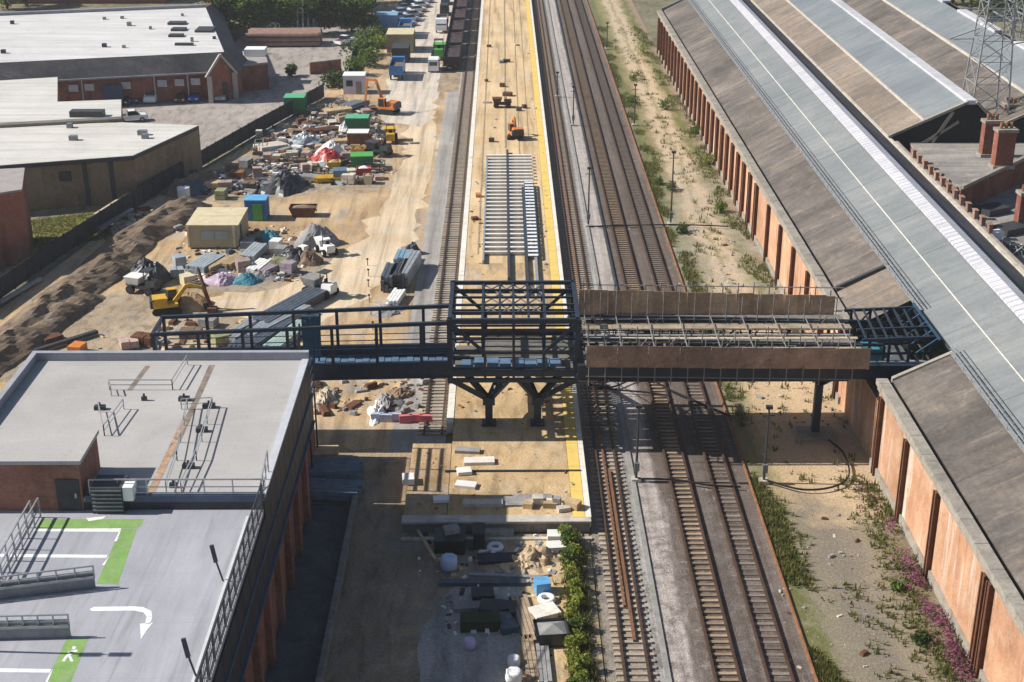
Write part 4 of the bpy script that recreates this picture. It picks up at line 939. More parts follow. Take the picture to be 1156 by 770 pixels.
wh = thing('cream_warehouse', U(130,230,0), 'low warehouse with cream flat roofs and tan walls behind the boundary fence', 'warehouse')
TB = P((-80,193),(0,187),(150,176),(224,142),(137,138.5),(-80,146),z=6)
MB().prism([p+Vector((0,.25,0)) for p in TB],0,5.75).build('wall', BROWNBRICK, wh)
MB().prism(TB,5.76,6.05).build('flat_roof', CREAMROOF, wh)
TA = P((-80,97),(65,88),(65,116),(137,113.5),(137,132.5),(-80,144),z=6.6)
MB().prism(TA,0,6.4).build('wall', BROWNBRICK, wh)
MB().prism(TA,6.41,6.75).build('flat_roof', CREAMROOF, wh)
m = MB(); a, b, c = U(-40,190,6), U(150,176,6), U(224,142,6); dz = Vector((0,-.06,-.25)); m.bar(a+dz,b+dz,.14,.5); m.bar(b+dz,c+dz,.14,.5); m.build('fascia', DGREY, wh)
m = MB(); [m.obox(U(x,y,6.06),w,.8,.6) for x,y,w in ((83,158,1),(79,144,.7),(161,152,1.2),(164,156,.8))]; each(m,'roof_vent', MGREY, wh)
m = MB(); m.obox(U(99,131,6.76),4.5,1.6,.8); m.build('roof_plant', DGREY, wh)
def wallpt(pa, pb, k, z): p = U(*pa,6).lerp(U(*pb,6),k); p.z = z; return p
for k,w,h,z0 in ((.45,2,1.2,3.4),(.62,.5,5.4,0),(.82,.5,5.4,0)):
    c = wallpt((0,187),(150,176),k,z0); m = MB(); m.obox(c+Vector((0,.2,0)),w,.2,h); m.build('wall_vent' if z0 else 'downpipe', DGREY, wh)
bb = thing('brick_workshop', U(15,300,0), 'plain brick workshop cut off by the left edge of the photo', 'workshop')
T = P((-90,232),(24,214),(27,190),(-90,196),z=8.4); MB().prism(T,0,8.2).build('wall', brick_mat('workshop_brick',[(.21,.085,.055),(.27,.105,.07),(.30,.13,.085)],(.35,.22,.18),.3), bb)
cT = sum((Vector(p) for p in T),Vector())/4; MB().prism([cT+(p-cT)*1.015 for p in T],8.21,8.45).build('roof', simple('felt',(.33,.30,.29),.12,.6), bb)
rb = thing('red_annex', U(286,96,0), 'small red brick annex with a white top at the factory corner', 'outbuilding')
T = P((273,75),(302,72),(298,58),(274,60),z=4.3); MB().prism(T,0,4.3).build('wall', REDBRICK, rb); cT = sum((Vector(p) for p in T),Vector())/4
MB().prism([cT+(p-cT)*1.03 for p in T],4.31,4.6).build('roof', simple('felt',(.33,.30,.29),.12,.6), rb); m = MB(); m.obox(U(289,62,4.61),3.5,3,1.2); m.build('roof_box', WHITE, rb)
rh = thing('far_sheds', U(110,6,0), 'grey roofed sheds beyond the white roofed factory', 'shed')
m = MB(); c0 = U(60,6,0); m.obox(c0+Vector((0,10,0)),50,14,4); m.build('wall', REDBRICK, rh); m = MB(); m.obox(c0+Vector((0,10,4)),51,15,2.2,0,1,.1); m.build('roof', DARKSLATE, rh)
lw = thing('brick_yard_wall', U(368,86,0), 'low red brick yard wall beside the hedge', 'wall')
m = MB(); a, b = U(350,84,0), U(385,80,0); m.bar(a+Vector((0,0,1)),b+Vector((0,0,1)),.4,2.0); m.build('brickwork', REDBRICK, lw); m = MB(); m.bar(a+Vector((0,0,2.1)),b+Vector((0,0,2.1)),.5,.14); m.build('coping', COPING, lw)

# ------------------------------------------------------------------ embankment, boundary fence
def bank(pts, h, wid, mat, label, seed):
    """rough ridge of dug soil along a line of picture points"""
    rnd = random.Random(seed); w = [U(x,y,0) for x,y in pts]; path = []
    for a, b in zip(w,w[1:]):
        n = max(2,int((b-a).length/.7))
        for i in range(n): path.append(a.lerp(b,i/n))
    path.append(w[-1]); vs = []; fs = []; K = 19
    for i, p in enumerate(path):
        q = path[min(i+1,len(path)-1)]-path[max(i-1,0)]; q.z = 0; q.normalize(); nrm = Vector((q.y,-q.x,0))
        e = min(1, i/3, (len(path)-1-i)/3)
        for k in range(K):
            u = k/(K-1)*2-1; prof = max(0,1-abs(u)**1.6)
            nz = noise.noise(Vector((p.x*.22,p.y*.22,u*2+seed)))*.4 + noise.noise(Vector((p.x*.6+nrm.x*u*2,p.y*.6+nrm.y*u*2,seed)))*.26+ noise.noise(Vector((p.x*1.5+nrm.x*u*4,p.y*1.5+nrm.y*u*4,seed+2)))*.22
            vs.append((p.x+nrm.x*u*wid/2+nz*.5, p.y+nrm.y*u*wid/2, -.1+(prof*h*(1+nz)+.1)*e if prof>0 else -.1))
    for i in range(len(path)-1):
        for k in range(K-1): a = i*K+k; fs.append((a,a+1,a+K+1,a+K))
    o = MB().add(vs,fs).build('soil_bank', mat); return tag(o, label, 'soil bank', None, 'structure')
bank([(60,345),(110,312),(150,272),(190,248),(218,228)], 1.35, 6.5, SPOIL, 'dark brown bank of dug soil beside the boundary fence', 1)
bank([(-40,425),(20,385),(60,352),(95,330)], 1.6, 7.0, SPOIL, 'rounded brown soil bank nearer the left edge', 2)
bank([(188,222),(225,210),(262,205)], 1.6, 5, SPOIL, 'low rubbly soil bank by the blue sheeting', 3)
def fence(pts, h, label, mat, step=2.6):
    w = [U(x,y,0) for x,y in pts]; t = thing('boundary_fence', w[0], label, 'fence'); pm = MB()
    for a, b in zip(w,w[1:]):
        n = max(1,int((b-a).length/step))
        for i in range(n):
            p, q = a.lerp(b,i/n), a.lerp(b,(i+1)/n); pm.bar(p+Vector((0,0,h/2+.05)),q+Vector((0,0,h/2+.05)),.06,h-.1)
            MB().bar(p,p+Vector((0,0,h+.12)),.12).build('post', BLACK, t)
    pm.build('panel', mat, t); return t
FENCEM = simple('fence_dark',(.035,.037,.042),.4,.9,.8)
fence([(-30,360),(60,296),(140,243),(215,196),(290,152),(366,110)], 2.3, 'dark solid boundary fence running diagonally past the building site', FENCEM)
fence([(392,98),(400,60),(420,36),(432,20)], 1.8, 'pale palisade fence up the left side of the hedge bank', simple('fence_pale',(.33,.33,.34),.2,1))
for (a, b, wd, lab, mt) in (((30,386),(70,350),.5,'white concrete beam lying on the soil bank near the left edge',CONCW),((-10,330),(24,312),.5,'pale beam lying inside the boundary fence at the left edge',MGREY),((0,345),(46,318),.4,'long grey pipe lying beside the soil bank near the left edge',PIPE),((108,252),(145,228),.4,'pale timber baulk leaning along the boundary fence',BOARD),((82,276),(105,262),.6,'pale concrete beam lying by the boundary fence above the bank',CONC),((112,268),(150,245),.5,'blue grey pipe lying on the bank by the boundary fence',PIPED),((40,400),(110,378),.5,'dark trench edge beam lying on the sand near the left edge',DGREY)):
    p, q = U(*a,0), U(*b,0); h0 = 1.0 if a[1]<300 else .35
    m = MB(); m.bar(p+Vector((0,0,h0)),q+Vector((0,0,h0)),wd,.35); tag(m.build('beam', mt), lab, 'beam')

# ------------------------------------------------------------------ generic site equipment
def loc(px, py): return U(px,py,0)
def T(name, px, py, label, cat, rot=0.0, group=None, z=0.0):
    p = U(px,py,z); return thing(name, p, label, cat, group, 0.0), p
def box_unit(name, px, py, w, l, h, rot, mat, roofmat, label, cat, door=True, ribs=True):
    t, p = T(name, px, py, label, cat)
    MB().obox(p,w,l,h,rot).build('body', mat, t); MB().obox(p+Vector((0,0,h+.005)),w*1.03,l*1.03,.12,rot).build('roof', roofmat, t)
    cs, sn = math.cos(rot), math.sin(rot); L = lambda x,y,z: p+Vector((x*cs-y*sn,x*sn+y*cs,z))
    if ribs:
        m = MB(); n = int(w/.5)
        for i in range(n): m.obox(L(-w/2+.25+i*w/n,-l/2-.03,.1),.12,.06,h-.2,rot)
        n = int(l/.5)
        for i in range(n): m.obox(L(w/2+.03,-l/2+.25+i*l/n,.1),.06,.12,h-.2,rot)
        m.build('rib', mat, t)
    if door:
        MB().obox(L(w*.22,-l/2-.08,.08),min(.95,w*.4),.05,min(2.0,h*.85),rot).build('door', MGREY, t)
        MB().obox(L(-w*.2,-l/2-.08,h*.45),min(1.1,w*.3),.05,h*.32,rot).build('window', GLASS, t)
    return t
def skip_bin(px, py, w, l, h, rot, mat, label, fill=None):
    t, p = T('skip', px, py, label, 'skip'); cs, sn = math.cos(rot), math.sin(rot)
    m = MB(); n = len(m.v)
    def ring(k, z, s): return [p+Vector(((a*w/2*s)*cs-(b*l/2*k)*sn,(a*w/2*s)*sn+(b*l/2*k)*cs,z)) for a,b in ((-1,-1),(1,-1),(1,1),(-1,1))]
    vs = ring(1,0,.7)+ring(1,h,1)+ring(.92,h,.94)+ring(.9,h*.35,.7)
    m.add(vs,[(3,2,1,0)]+[(i,(i+1)%4,4+(i+1)%4,4+i) for i in range(4)]+[(4+i,4+(i+1)%4,8+(i+1)%4,8+i) for i in range(4)]+[(8+i,8+(i+1)%4,12+(i+1)%4,12+i) for i in range(4)]+[(12,13,14,15)])
    m.build('body', mat, t)
    f = MB(); vs = ring(.88,h*.8,.86); f.add(vs+[p+Vector((.1,.1,h*1.15))],[(i,(i+1)%4,4) for i in range(4)]); f.build('contents', fill or SPOIL, t)
    m = MB(); [m.obox(p+Vector((s*w*.46*cs,s*w*.46*sn,h*.45)),.12,.3,.25,rot) for s in (-1,1)]; m.build('lug', DGREY, t); return t
def heap(px, py, rx, ry, h, mat, label, cat='heap', name='heap', seed=0, sharp=.35):
    p = U(px,py,0); vs = []; fs = []; n, k = 30, 10
    for j in range(k+1):
        u = j/k
        for i in range(n):
            a = 2*math.pi*i/n; nz = 1+sharp*noise.noise(Vector((math.cos(a)*1.6+seed,math.sin(a)*1.6,u*2+seed)))
            vs.append((p.x+rx*math.cos(a)*(1-u)*nz, p.y+ry*math.sin(a)*(1-u)*nz, -.05+h*(1-(1-u)**1.7)*(1+.6*sharp*noise.noise(Vector((math.cos(a)*(1-u)*3,math.sin(a)*(1-u)*3,seed+4.0)))+.5*sharp*noise.noise(Vector((math.cos(a)*(1-u)*8,math.sin(a)*(1-u)*8,seed+7.0))))))
    for j in range(k):
        for i in range(n): fs.append((j*n+i,j*n+(i+1)%n,(j+1)*n+(i+1)%n,(j+1)*n+i))
    return tag(MB().add(vs,fs).build(name, mat), label, cat)
def stack(px, py, L, n, rows, r, rot, mat, label, cat='stack', name='pipe_stack', square=False, z0=.15):
    """bundle of bars or pipes on two bearers; each bar is drawn inside one bundle mesh, bearers are a part"""
    t, p = T(name, px, py, label, cat); d0 = Vector((math.cos(rot),math.sin(rot),0)); q = Vector((-math.sin(rot),math.cos(rot),0))
    for j in range(rows):
        m = MB()
        for i in range(n):
            c = p+q*((i-(n-1)/2)*2.15*r)+Vector((0,0,z0+r+j*2.05*r)); e = random.uniform(-.25,.25); a, b = c-d0*(L/2+e), c+d0*(L/2-e)
            if square: m.bar(a,b,2*r*.92)
            else: m.cyl(a,b,r,n=7)
        m.build('layer', mat, t)
    for s in (-.32,.32): MB().bar(p+d0*L*s-q*n*r*1.1+Vector((0,0,.07)),p+d0*L*s+q*n*r*1.1+Vector((0,0,.07)),.14).build('bearer', WOOD, t)
    return t
def pallet(px, py, w, l, h, rot, mat, label, cat='pallet', wrap=None):
    t, p = T('pallet_load', px, py, label, cat)
    m = MB(); [m.obox(p+Vector((s*w*.4*math.cos(rot),s*w*.4*math.sin(rot),0)),.12,l,.12,rot) for s in (-1,0,1)]; m.obox(p+Vector((0,0,.12)),w,l,.04,rot); m.build('base', WOOD, t)
    m = MB(); nx, ny, nz = max(1,int(w/.7)), max(1,int(l/.7)), max(1,int(h/.5))
    for i in range(nx):
        for j in range(ny):
            for k in range(nz):
                x, y = (i+.5)/nx*w-w/2, (j+.5)/ny*l-l/2
                m.obox(p+Vector((x*math.cos(rot)-y*math.sin(rot),x*math.sin(rot)+y*math.cos(rot),.165+k*h/nz)),w/nx*.96,l/ny*.96,h/nz*random.uniform(.86,.97),rot+random.uniform(-.06,.06))
    m.build('load', mat, t); return t
def stillage(px, py, w, l, h, rot, mat, label):
    t, p = T('stillage', px, py, label, 'stillage'); cs, sn = math.cos(rot), math.sin(rot); L = lambda x,y,z: p+Vector((x*cs-y*sn,x*sn+y*cs,z))
    m = MB(); c = [(-w/2,-l/2),(w/2,-l/2),(w/2,l/2),(-w/2,l/2)]
    for i in range(4):
        a, b = c[i], c[(i+1)%4]; m.bar(L(*a,0),L(*a,h),.09)
        for z in (.12,h*.55,h): m.bar(L(*a,z),L(*b,z),.07)
    m.build('frame', DGREY if w > 1.6 else GALV, t)
    for k in range(2):
        m = MB()
        for i in range(6):
            y0 = (i+.5)/6*l-l/2; e = random.uniform(-.3,.3); m.cyl(L(-w/2-.3+e,y0,.25+k*.22),L(w/2+.3+e,y0,.25+k*.22),.09,n=6)
        m.build('tubes', mat, t)
    return t
def bag(px, py, s, mat, label, cat='bulk bag', h=None, z=0.0, group=None):
    p = U(px,py,z); h = h or s*.9; vs = []; fs = []; n = 12
    prof = ((.0,.78),(.12,.98),(.5,1.06),(.85,.97),(1.0,.7),(.93,.35),(.98,0.02))
    for z0, rr in prof:
        for i in range(n):
            a = 2*math.pi*i/n; c = max(abs(math.cos(a)),abs(math.sin(a))); k = s/2*rr/(c**.7)*(1+random.uniform(-.05,.05))
            vs.append((p.x+math.cos(a)*k,p.y+math.sin(a)*k,p.z+z0*h))
    for j in range(len(prof)-1):
        for i in range(n): fs.append((j*n+i,j*n+(i+1)%n,(j+1)*n+(i+1)%n,(j+1)*n+i))
    return tag(MB().add(vs,fs).build('bulk_bag', mat, None, True), label, cat, group)
def drum(px, py, r, h, mat, label, cat='tank'):
    t, p = T('tank', px, py, label, cat); m = MB(); m.cyl(p,p+Vector((0,0,h)),r,n=16); m.cyl(p+Vector((0,0,h)),p+Vector((0,0,h*1.12)),r*.95,r*.3,16); m.build('shell', mat, t)
    MB().cyl(p+Vector((0,0,h*1.12)),p+Vector((0,0,h*1.22)),r*.25,n=10).build('lid', DGREY, t); return t

def excavator(px, py, rz, body, label, sc=1.0, house=0.0, reach=1.0, lift=0.0, cat='excavator'):
    t = thing('excavator', U(px,py,0), label, cat, None, rz); t.scale = (sc,sc,sc); base = bpy.data.objects
    loc0 = t.location.copy()
    def mk(m, n, mt, par=t):
        me = bpy.data.meshes.new(n); me.from_pydata(m.v,[],m.f); me.update(); me.materials.append(mt); o = bpy.data.objects.new(n,me); COL.objects.link(o); o.parent = par; return o
    for s in (-1,1):
        m = MB(); pr = [(-1.9,.35),(-1.6,0),(1.6,0),(1.9,.35),(1.9,.55),(1.6,.85),(-1.6,.85),(-1.9,.55)]
        y0, y1 = s*1.15-.28, s*1.15+.28; n = len(pr)
        m.add([(x,y0,z) for x,z in pr]+[(x,y1,z) for x,z in pr],[tuple(range(n)),tuple(range(2*n-1,n-1,-1))]+[(i,n+i,n+(i+1)%n,(i+1)%n) for i in range(n)]); mk(m,'crawler_track',RUBBER)
    m = MB(); m.obox((0,0,.5),1.8,1.9,.5); mk(m,'undercarriage',DGREY)
    cs, sn = math.cos(house), math.sin(house); q = lambda x,y,z: (x*cs-y*sn,x*sn+y*cs,z)
    m = MB(); m.obox(q(-.3,0,1.0),3.2,2.5,.45,house); m.obox(q(-1.0,-.2,1.45),1.9,2.1,.85,house,.92,.92); mk(m,'house',body)
    m = MB(); m.obox(q(-1.95,0,1.05),.6,2.5,1.1,house,.8,.95); mk(m,'counterweight',DGREY)
    m = MB(); m.obox(q(.75,.75,1.45),1.4,.95,1.4,house,.85,.9); cab = mk(m,'cab',GLASS)
    m = MB(); m.obox(q(.75,.75,2.86),1.35,.95,.08,house); [m.bar(q(.75+a*.66,.75+b*.45,1.45),q(.75+a*.58,.75+b*.41,2.86),.09) for a in (-1,1) for b in (-1,1)]; mk(m,'cab_frame',body,cab)
    m = MB(); a, b, c = q(.9,-.3,1.5), q(2.7*reach,-.3,3.6+lift), q(4.6*reach,-.3,3.0+lift*1.2); m.bar(a,b,.34,.5); m.bar(b,c,.3,.42); mk(m,'boom',body)
    m = MB(); e = q(5.2*reach,-.3,.95+lift*.4); m.bar(q(4.5*reach,-.3,3.3+lift*1.2),e,.26,.34); mk(m,'arm',body)
    m = MB(); f = Vector(e); m.obox(f+Vector((-.25*cs,-.25*sn,-.75)),.8,.95,.75,house,1.1,1); [m.obox(f+Vector((.15*cs-k*.3*sn*-1,.15*sn+k*.3*cs,-.9)),.15,.1,.2,house) for k in (-1,0,1)]; mk(m,'bucket',DGREY)
    m = MB(); m.bar(q(1.1,-.05,1.3),q(2.5*reach,-.05,3.1+lift),.12); m.bar(q(2.8*reach,-.3,4.0+lift),q(4.4*reach,-.3,3.6+lift*1.2),.12); mk(m,'ram',GALV)
    return t
def dumper(px, py, rz, body, label, cat='dumper', name='site_dumper', hop=None, sc=1.0):
    t = thing(name, U(px,py,0), label, cat, None, rz); t.scale = (sc,sc,sc)
    def mk(m, n, mt, par=t):
        me = bpy.data.meshes.new(n); me.from_pydata(m.v,[],m.f); me.update(); me.materials.append(mt); o = bpy.data.objects.new(n,me); COL.objects.link(o); o.parent = par; return o
    for a in (-1.2,1.2):
        for b in (-.85,.85): m = MB(); m.cyl((a,b-.2,.5),(a,b+.2,.5),.5,n=12); w = mk(m,'wheel',RUBBER); m = MB(); m.cyl((a,b-.22,.5),(a,b+.22,.5),.22,n=8); mk(m,'rim',body,w)
    m = MB(); m.obox((0,0,.55),3.4,1.2,.4); m.obox((-1.2,0,.95),1.3,1.3,.6,0,.9,.9); mk(m,'chassis',body)
    m = MB(); m.obox((1.0,0,1.0),1.3,1.3,.9,0,1.5,1.35); mk(m,'hopper',hop or body)
    m = MB(); [m.bar((-.5,s*.6,1.5),(-.5,s*.55,2.7),.09) for s in (-1,1)]; m.bar((-.5,-.6,2.7),(-.5,.6,2.7),.09); m.obox((-.7,0,2.7),1.1,1.3,.08); mk(m,'roll_bar',DGREY)
    m = MB(); m.obox((-.6,0,1.2),.5,.5,.35); m.obox((-.8,0,1.5),.12,.5,.5); mk(m,'seat',BLACK)
    return t
CARS = {}
def vehicle(kind, px, py, rz, mat, label, cat, group=None, z=0.0, load=None):
    """car, van, lorry or pickup; length along local x, wheels and windows are parts"""
    t = thing({'car':'parked_car','van':'van','lorry':'lorry','pickup':'pickup_truck'}[kind], U(px,py,z), label, cat, group, rz)
    def mk(m, n, mt, par=t, sm=False):
        me = bpy.data.meshes.new(n); me.from_pydata(m.v,[],m.f); me.update(); me.materials.append(mt); o = bpy.data.objects.new(n,me); COL.objects.link(o); o.parent = par; return o
    def mk_each(m, n, mt):
        for v0,f0,nf,nv in m.p:
            q = MB(); q.v = m.v[v0:v0+nv]; q.f = [tuple(i-v0 for i in f) for f in m.f[f0:f0+nf]]; mk(q,n,mt)
    def loft(secs, w0, w1, zb):      # side profile (x, z) extruded with tumblehome
        n = len(secs); zt = max(s[1] for s in secs); m = MB(); f = lambda z_: w0+(w1-w0)*max(0,(z_-zb))/(zt-zb)
        m.add([(x,-f(z_)/2,z_) for x,z_ in secs]+[(x,f(z_)/2,z_) for x,z_ in secs],[tuple(range(n)),tuple(range(2*n-1,n-1,-1))]+[(i,n+i,n+(i+1)%n,(i+1)%n) for i in range(n)]); return m
    if kind == 'car':
        mk(loft([(-2.1,.3),(2.1,.3),(2.15,.62),(1.95,.82),(.95,.95),(-1.8,1.0),(-2.15,.85)],1.76,1.66,.3),'body',mat)
        g = mk(loft([(1.0,.95),(.35,1.40),(-1.0,1.43),(-1.75,1.0)],1.58,1.3,.95),'cabin_glass',GLASS)
        m = MB(); m.add([(.3,-.6,1.42),(.3,.6,1.42),(-1.0,.6,1.45),(-1.0,-.6,1.45),(.3,-.6,1.47),(.3,.6,1.47),(-1.0,.6,1.5),(-1.0,-.6,1.5)],[(0,1,2,3),(7,6,5,4),(0,4,5,1),(1,5,6,2),(2,6,7,3),(3,7,4,0)]); mk(m,'roof_panel',mat,g); ax, tr, wr = 1.3,.76,.32
        m = MB(); [m.obox((2.12,s*.6,.6),.06,.35,.16) for s in (-1,1)]; mk_each(m,'headlight',WHITE)
    elif kind == 'van':
        mk(loft([(-2.6,.35),(2.5,.35),(2.55,.8),(2.3,1.15),(1.7,1.3),(1.15,2.25),(-2.55,2.35),(-2.62,1.2)],1.95,1.8,.35),'body',mat)
        m = MB(); m.face([(1.76,-.8,1.33),(1.76,.8,1.33),(1.22,.74,2.16),(1.22,-.74,2.16)]); m.face([(-2.64,.7,1.3),(-2.64,-.7,1.3),(-2.6,-.68,1.95),(-2.6,.68,1.95)]); [m.face([(.4,s*.965,1.35),(1.5,s*.965,1.35),(1.15,s*.93,2.0),(.4,s*.93,2.0)]) for s in (-1,1)]; mk_each(m,'window',GLASS); ax, tr, wr = 1.6,.85,.36
    elif kind == 'pickup':
        mk(loft([(-2.5,.45),(2.4,.45),(2.45,.85),(2.2,1.05),(1.2,1.12),(-2.45,1.05)],1.85,1.75,.45),'body',mat)
        mk(loft([(1.2,1.1),(.6,1.68),(-.5,1.7),(-.65,1.1)],1.6,1.4,1.1),'cabin_glass',GLASS); m = MB(); m.obox((.05,0,1.71),1.0,1.36,.06); mk(m,'roof_panel',mat)
        m = MB(); m.box(-2.4,-.7,-.75,.75,1.06,1.1); mk(m,'load_bed',load or DGREY); ax, tr, wr = 1.5,.82,.38
    else:
        mk(loft([(2.2,.6),(4.0,.6),(4.05,1.3),(3.9,2.0),(3.6,2.85),(2.2,2.9)],2.3,2.2,.6),'cab',mat)
        m = MB(); m.face([(3.98,-1.0,1.75),(3.98,1.0,1.75),(3.68,.95,2.6),(3.68,-.95,2.6)]); [m.face([(2.9,s*1.16,1.7),(3.75,s*1.16,1.7),(3.6,s*1.13,2.5),(2.9,s*1.13,2.5)]) for s in (-1,1)]; mk_each(m,'window',GLASS)
        m = MB(); m.box(-4.0,2.1,-.45,.45,.65,.95); mk(m,'chassis',DGREY)
        m = MB(); m.box(-4.0,2.0,-1.2,1.2,1.0,1.25); m.box(-4.0,2.0,-1.2,-1.1,1.25,2.6); m.box(-4.0,2.0,1.1,1.2,1.25,2.6); m.box(1.9,2.0,-1.1,1.1,1.25,2.6); m.box(-4,-3.9,-1.1,1.1,1.25,2.6); mk(m,'body',load or mat)
        m = MB(); m.box(-3.88,1.88,-1.08,1.08,1.9,2.1); mk(m,'cargo',SPOIL); ax, tr, wr = 2.9,1.0,.5
    for a in (-ax,ax):
        for s in (-1,1): m = MB(); m.cyl((a,s*tr-.12,wr),(a,s*tr+.12,wr),wr,n=12); wh_ = mk(m,'wheel',RUBBER); m = MB(); m.cyl((a,s*(tr+.1),wr),(a,s*(tr+.13),wr),wr*.55,n=8); mk(m,'rim',SILVER,wh_)
    return t
UPY, DNY = R(90), R(-90)
# factory yard
vehicle('van',173,114,DNY,WCAR,'white panel van parked nose out by the factory wall','van')
vehicle('car',206,114,DNY,BURG,'dark maroon car parked beside the blue car by the factory','car')
vehicle('car',221,113,DNY,paint('car_blue',(.02,.12,.42),False),'bright blue car parked by the factory downpipe','car')
vehicle('car',251,112,DNY,SILVER,'silver car parked at the factory gable entrance','car')
vehicle('car',142,117,DNY,BLK,'black car parked left of the white panel van','car')
vehicle('car',154,115,DNY,DBLUE,'dark blue car parked next to the white panel van','car')
vehicle('van',122,112,DNY,WCAR,'white van in front of the dark factory door','van')
vehicle('car',94,113,0,SILVER,'pale silver car half hidden by the cream roof','car')
vehicle('car',78,113,0,WCAR,'white car half hidden by the cream roof, nearest the left edge','car')
vehicle('pickup',149,137,R(20),WCAR,'white pickup truck parked beside the cream roofed warehouse','pickup truck')
drum(262,110,.4,1.1,REDP,'small red drum beside the silver car','drum')
vehicle('pickup',389,50,R(60),WCAR,'white pickup truck in the far log yard','pickup truck',load=BURG)
# roadside
vehicle('lorry',449,86,UPY,BLUEP,'blue tipper lorry parked nearest on the pale road','lorry',load=BLUEP)
box_unit('black_container',453,68,3.0,5.0,2.6,0,BLK,DGREY,'black container beside the pale road','container',False)
box_unit('beige_container',453,56,5.0,6.5,3.4,0,TANWALL,CREAM,'tall beige site container beside the pale road','container',False)
vehicle('lorry',458,40,UPY,paint('azure_paint',(.05,.22,.50),False),'bright blue lorry below the rows of parked cars','lorry',load=paint('azure_paint',(.05,.22,.50),False))
box_unit('blue_cabin',437,30,4.5,4.5,2.6,0,paint('pale_blue',(.22,.38,.55)),paint('pale_blue',(.22,.38,.55)),'pale blue cabin at the near end of the parked cars','cabin',False)
cc = [WCAR,LBLUE,WCAR,WCAR,LBLUE,SILVER,WCAR,WCAR,DBLUE,WCAR,LBLUE,WCAR,WCAR,SILVER]
cn = {WCAR.name:'white',LBLUE.name:'pale blue',SILVER.name:'silver',DBLUE.name:'dark blue'}; nth = ['first','second','third','fourth','fifth','sixth','seventh']
for i in range(14):
    k, j = divmod(i,2); mt = cc[i]
    vehicle('car',446+k*4.0+j*13,27-k*5.2+j*2.2,R(28),mt,'%s car, %s from the pale blue cabin in the parked file beside the %s'%(cn[mt.name],nth[k],('trees','road')[j]),'car','cars parked beside the pale road')
vehicle('van',490,79,UPY,WCAR,'white van standing on the pale road beside the dark wagons','van')
dumper(496,66,UPY,GREENB,'bright green dumper behind the white van on the pale road','dumper',sc=1.35)
vehicle('lorry',499,34,DNY,WCAR,'white lorry on the pale road beside the dark wagons','lorry',load=TARPG)
vehicle('van',502,16,UPY,BLK,'black van on the pale road behind the white lorry','van')
vehicle('van',503,4,UPY,DBLUE,'dark blue van at the very top of the pale road','van')
# rake of dark wagons
wx = (U(513,60,0).x)
WAG = simple('wagon_dark',(.035,.025,.034),.3,.6,.85); LOADW = simple('wagon_load',(.055,.036,.042),.45,.5,.95)
wg = thing('freight_wagon', (wx,252,0), 'low dark open freight wagon in the siding left of the platform tracks', 'wagon', 'dark wagons standing beside the left track')
m = MB(); m.box(wx-1.45,wx+1.45,252,264.6,1.0,1.25); m.box(wx-1.45,wx-1.35,252,264.6,1.25,2.7); m.box(wx+1.35,wx+1.45,252,264.6,1.25,2.7); m.box(wx-1.34,wx+1.34,252,252.1,1.25,2.7); m.box(wx-1.34,wx+1.34,264.5,264.6,1.25,2.7); m.build('body', WAG, wg)
m = MB(); vs = [(wx-1.34+2.68*i/4,252.1+12.4*j/8,2.3+.3*noise.noise(Vector((i*.7,j*.7,2)))) for j in range(9) for i in range(5)]; m.add(vs,[(j*5+i,j*5+i+1,j*5+i+6,j*5+i+5) for j in range(8) for i in range(4)]); m.build('load', LOADW, wg)
for y in (254.2,256,260.6,262.4):
    m = MB(); [m.cyl((wx+s*.75-.06,y,.5),(wx+s*.75+.06,y,.5),.46,n=12) for s in (-1,1)]; m.bar((wx-.8,y,.5),(wx+.8,y,.5),.12); m.build('wheelset', DGREY, wg)
m = MB(); [m.cyl((wx+s*.8,251.5,1.1),(wx+s*.8,252,1.1),.18,n=8) for s in (-1,1)]; m.build('buffer', DGREY, wg)
for k in range(1,6): dup(wg,(wx,252+k*13.4,0))
struct('siding_ballast', MB().sheet([(wx-1.9,236,0),(wx+1.7,236,0),(wx+1.7,420,0),(wx-1.9,420,0)], .012), DARKSOIL, 'dark ballast under the wagons', 'track bed')

# ------------------------------------------------------------------ site huts, machines and materials
cb = thing('site_cabin', U(242,281,0), 'pair of cream site cabins side by side with pale flat roofs', 'site cabin')
c0, c1, c2, c3 = U(213,281,0), U(270,281,0), U(288,258,0), U(240,258,0); dx = (c1-c0).normalized(); L = (c1-c0).length; rot = math.atan2(dx.y,dx.x); ctr = c0+dx*L/2+Vector((0,3.4,0))
for s in (-1,1):
    p = ctr+Vector((0,s*1.72,0)); o = MB().obox(p+Vector((0,0,.15)),L,3.3,2.6,rot).build('unit', TANWALL, cb); MB().obox(p+Vector((0,0,2.76)),L+.2,3.38,.12,rot).build('roof', CREAM, o)
p = ctr+Vector((0,-3.41,0)); m = MB(); [m.obox(p+Vector((x,0,1.15)),1.5,.08,1.0,rot) for x in (-.6,1.0)]; m.build('shutter', simple('shutter_grey',(.33,.35,.35),.1,1), cb)
m = MB(); m.obox(p+Vector((L*.42,-.02,.2)),.25,.14,2.5,rot); m.obox(p+Vector((-L*.48,-.02,.2)),.2,.14,2.5,rot); m.build('corner_post', CREAM, cb); m = MB(); m.obox(ctr+Vector((L/2+.03,-1.6,.3)),.06,1,2,rot); m.build('door', DGREY, cb); m = MB(); m.obox(ctr+Vector((L/2+.9,-2.8,0)),1.4,2,.9,rot); m.build('step', MGREY, cb)
t1 = box_unit('portable_toilet',291,246,2.6,2.4,2.5,0,BLUEP,CYAN,'blue and green site welfare unit beside the cream cabins','welfare unit',False)
p = U(291,246,0); MB().obox(p+Vector((.25,-1.3,.1)),1.2,.1,2.0).build('door', GREENB, t1)
skip_bin(343,243,3.4,1.9,1.2,0,RUSTD,'rust brown skip standing on the sand right of the blue unit')
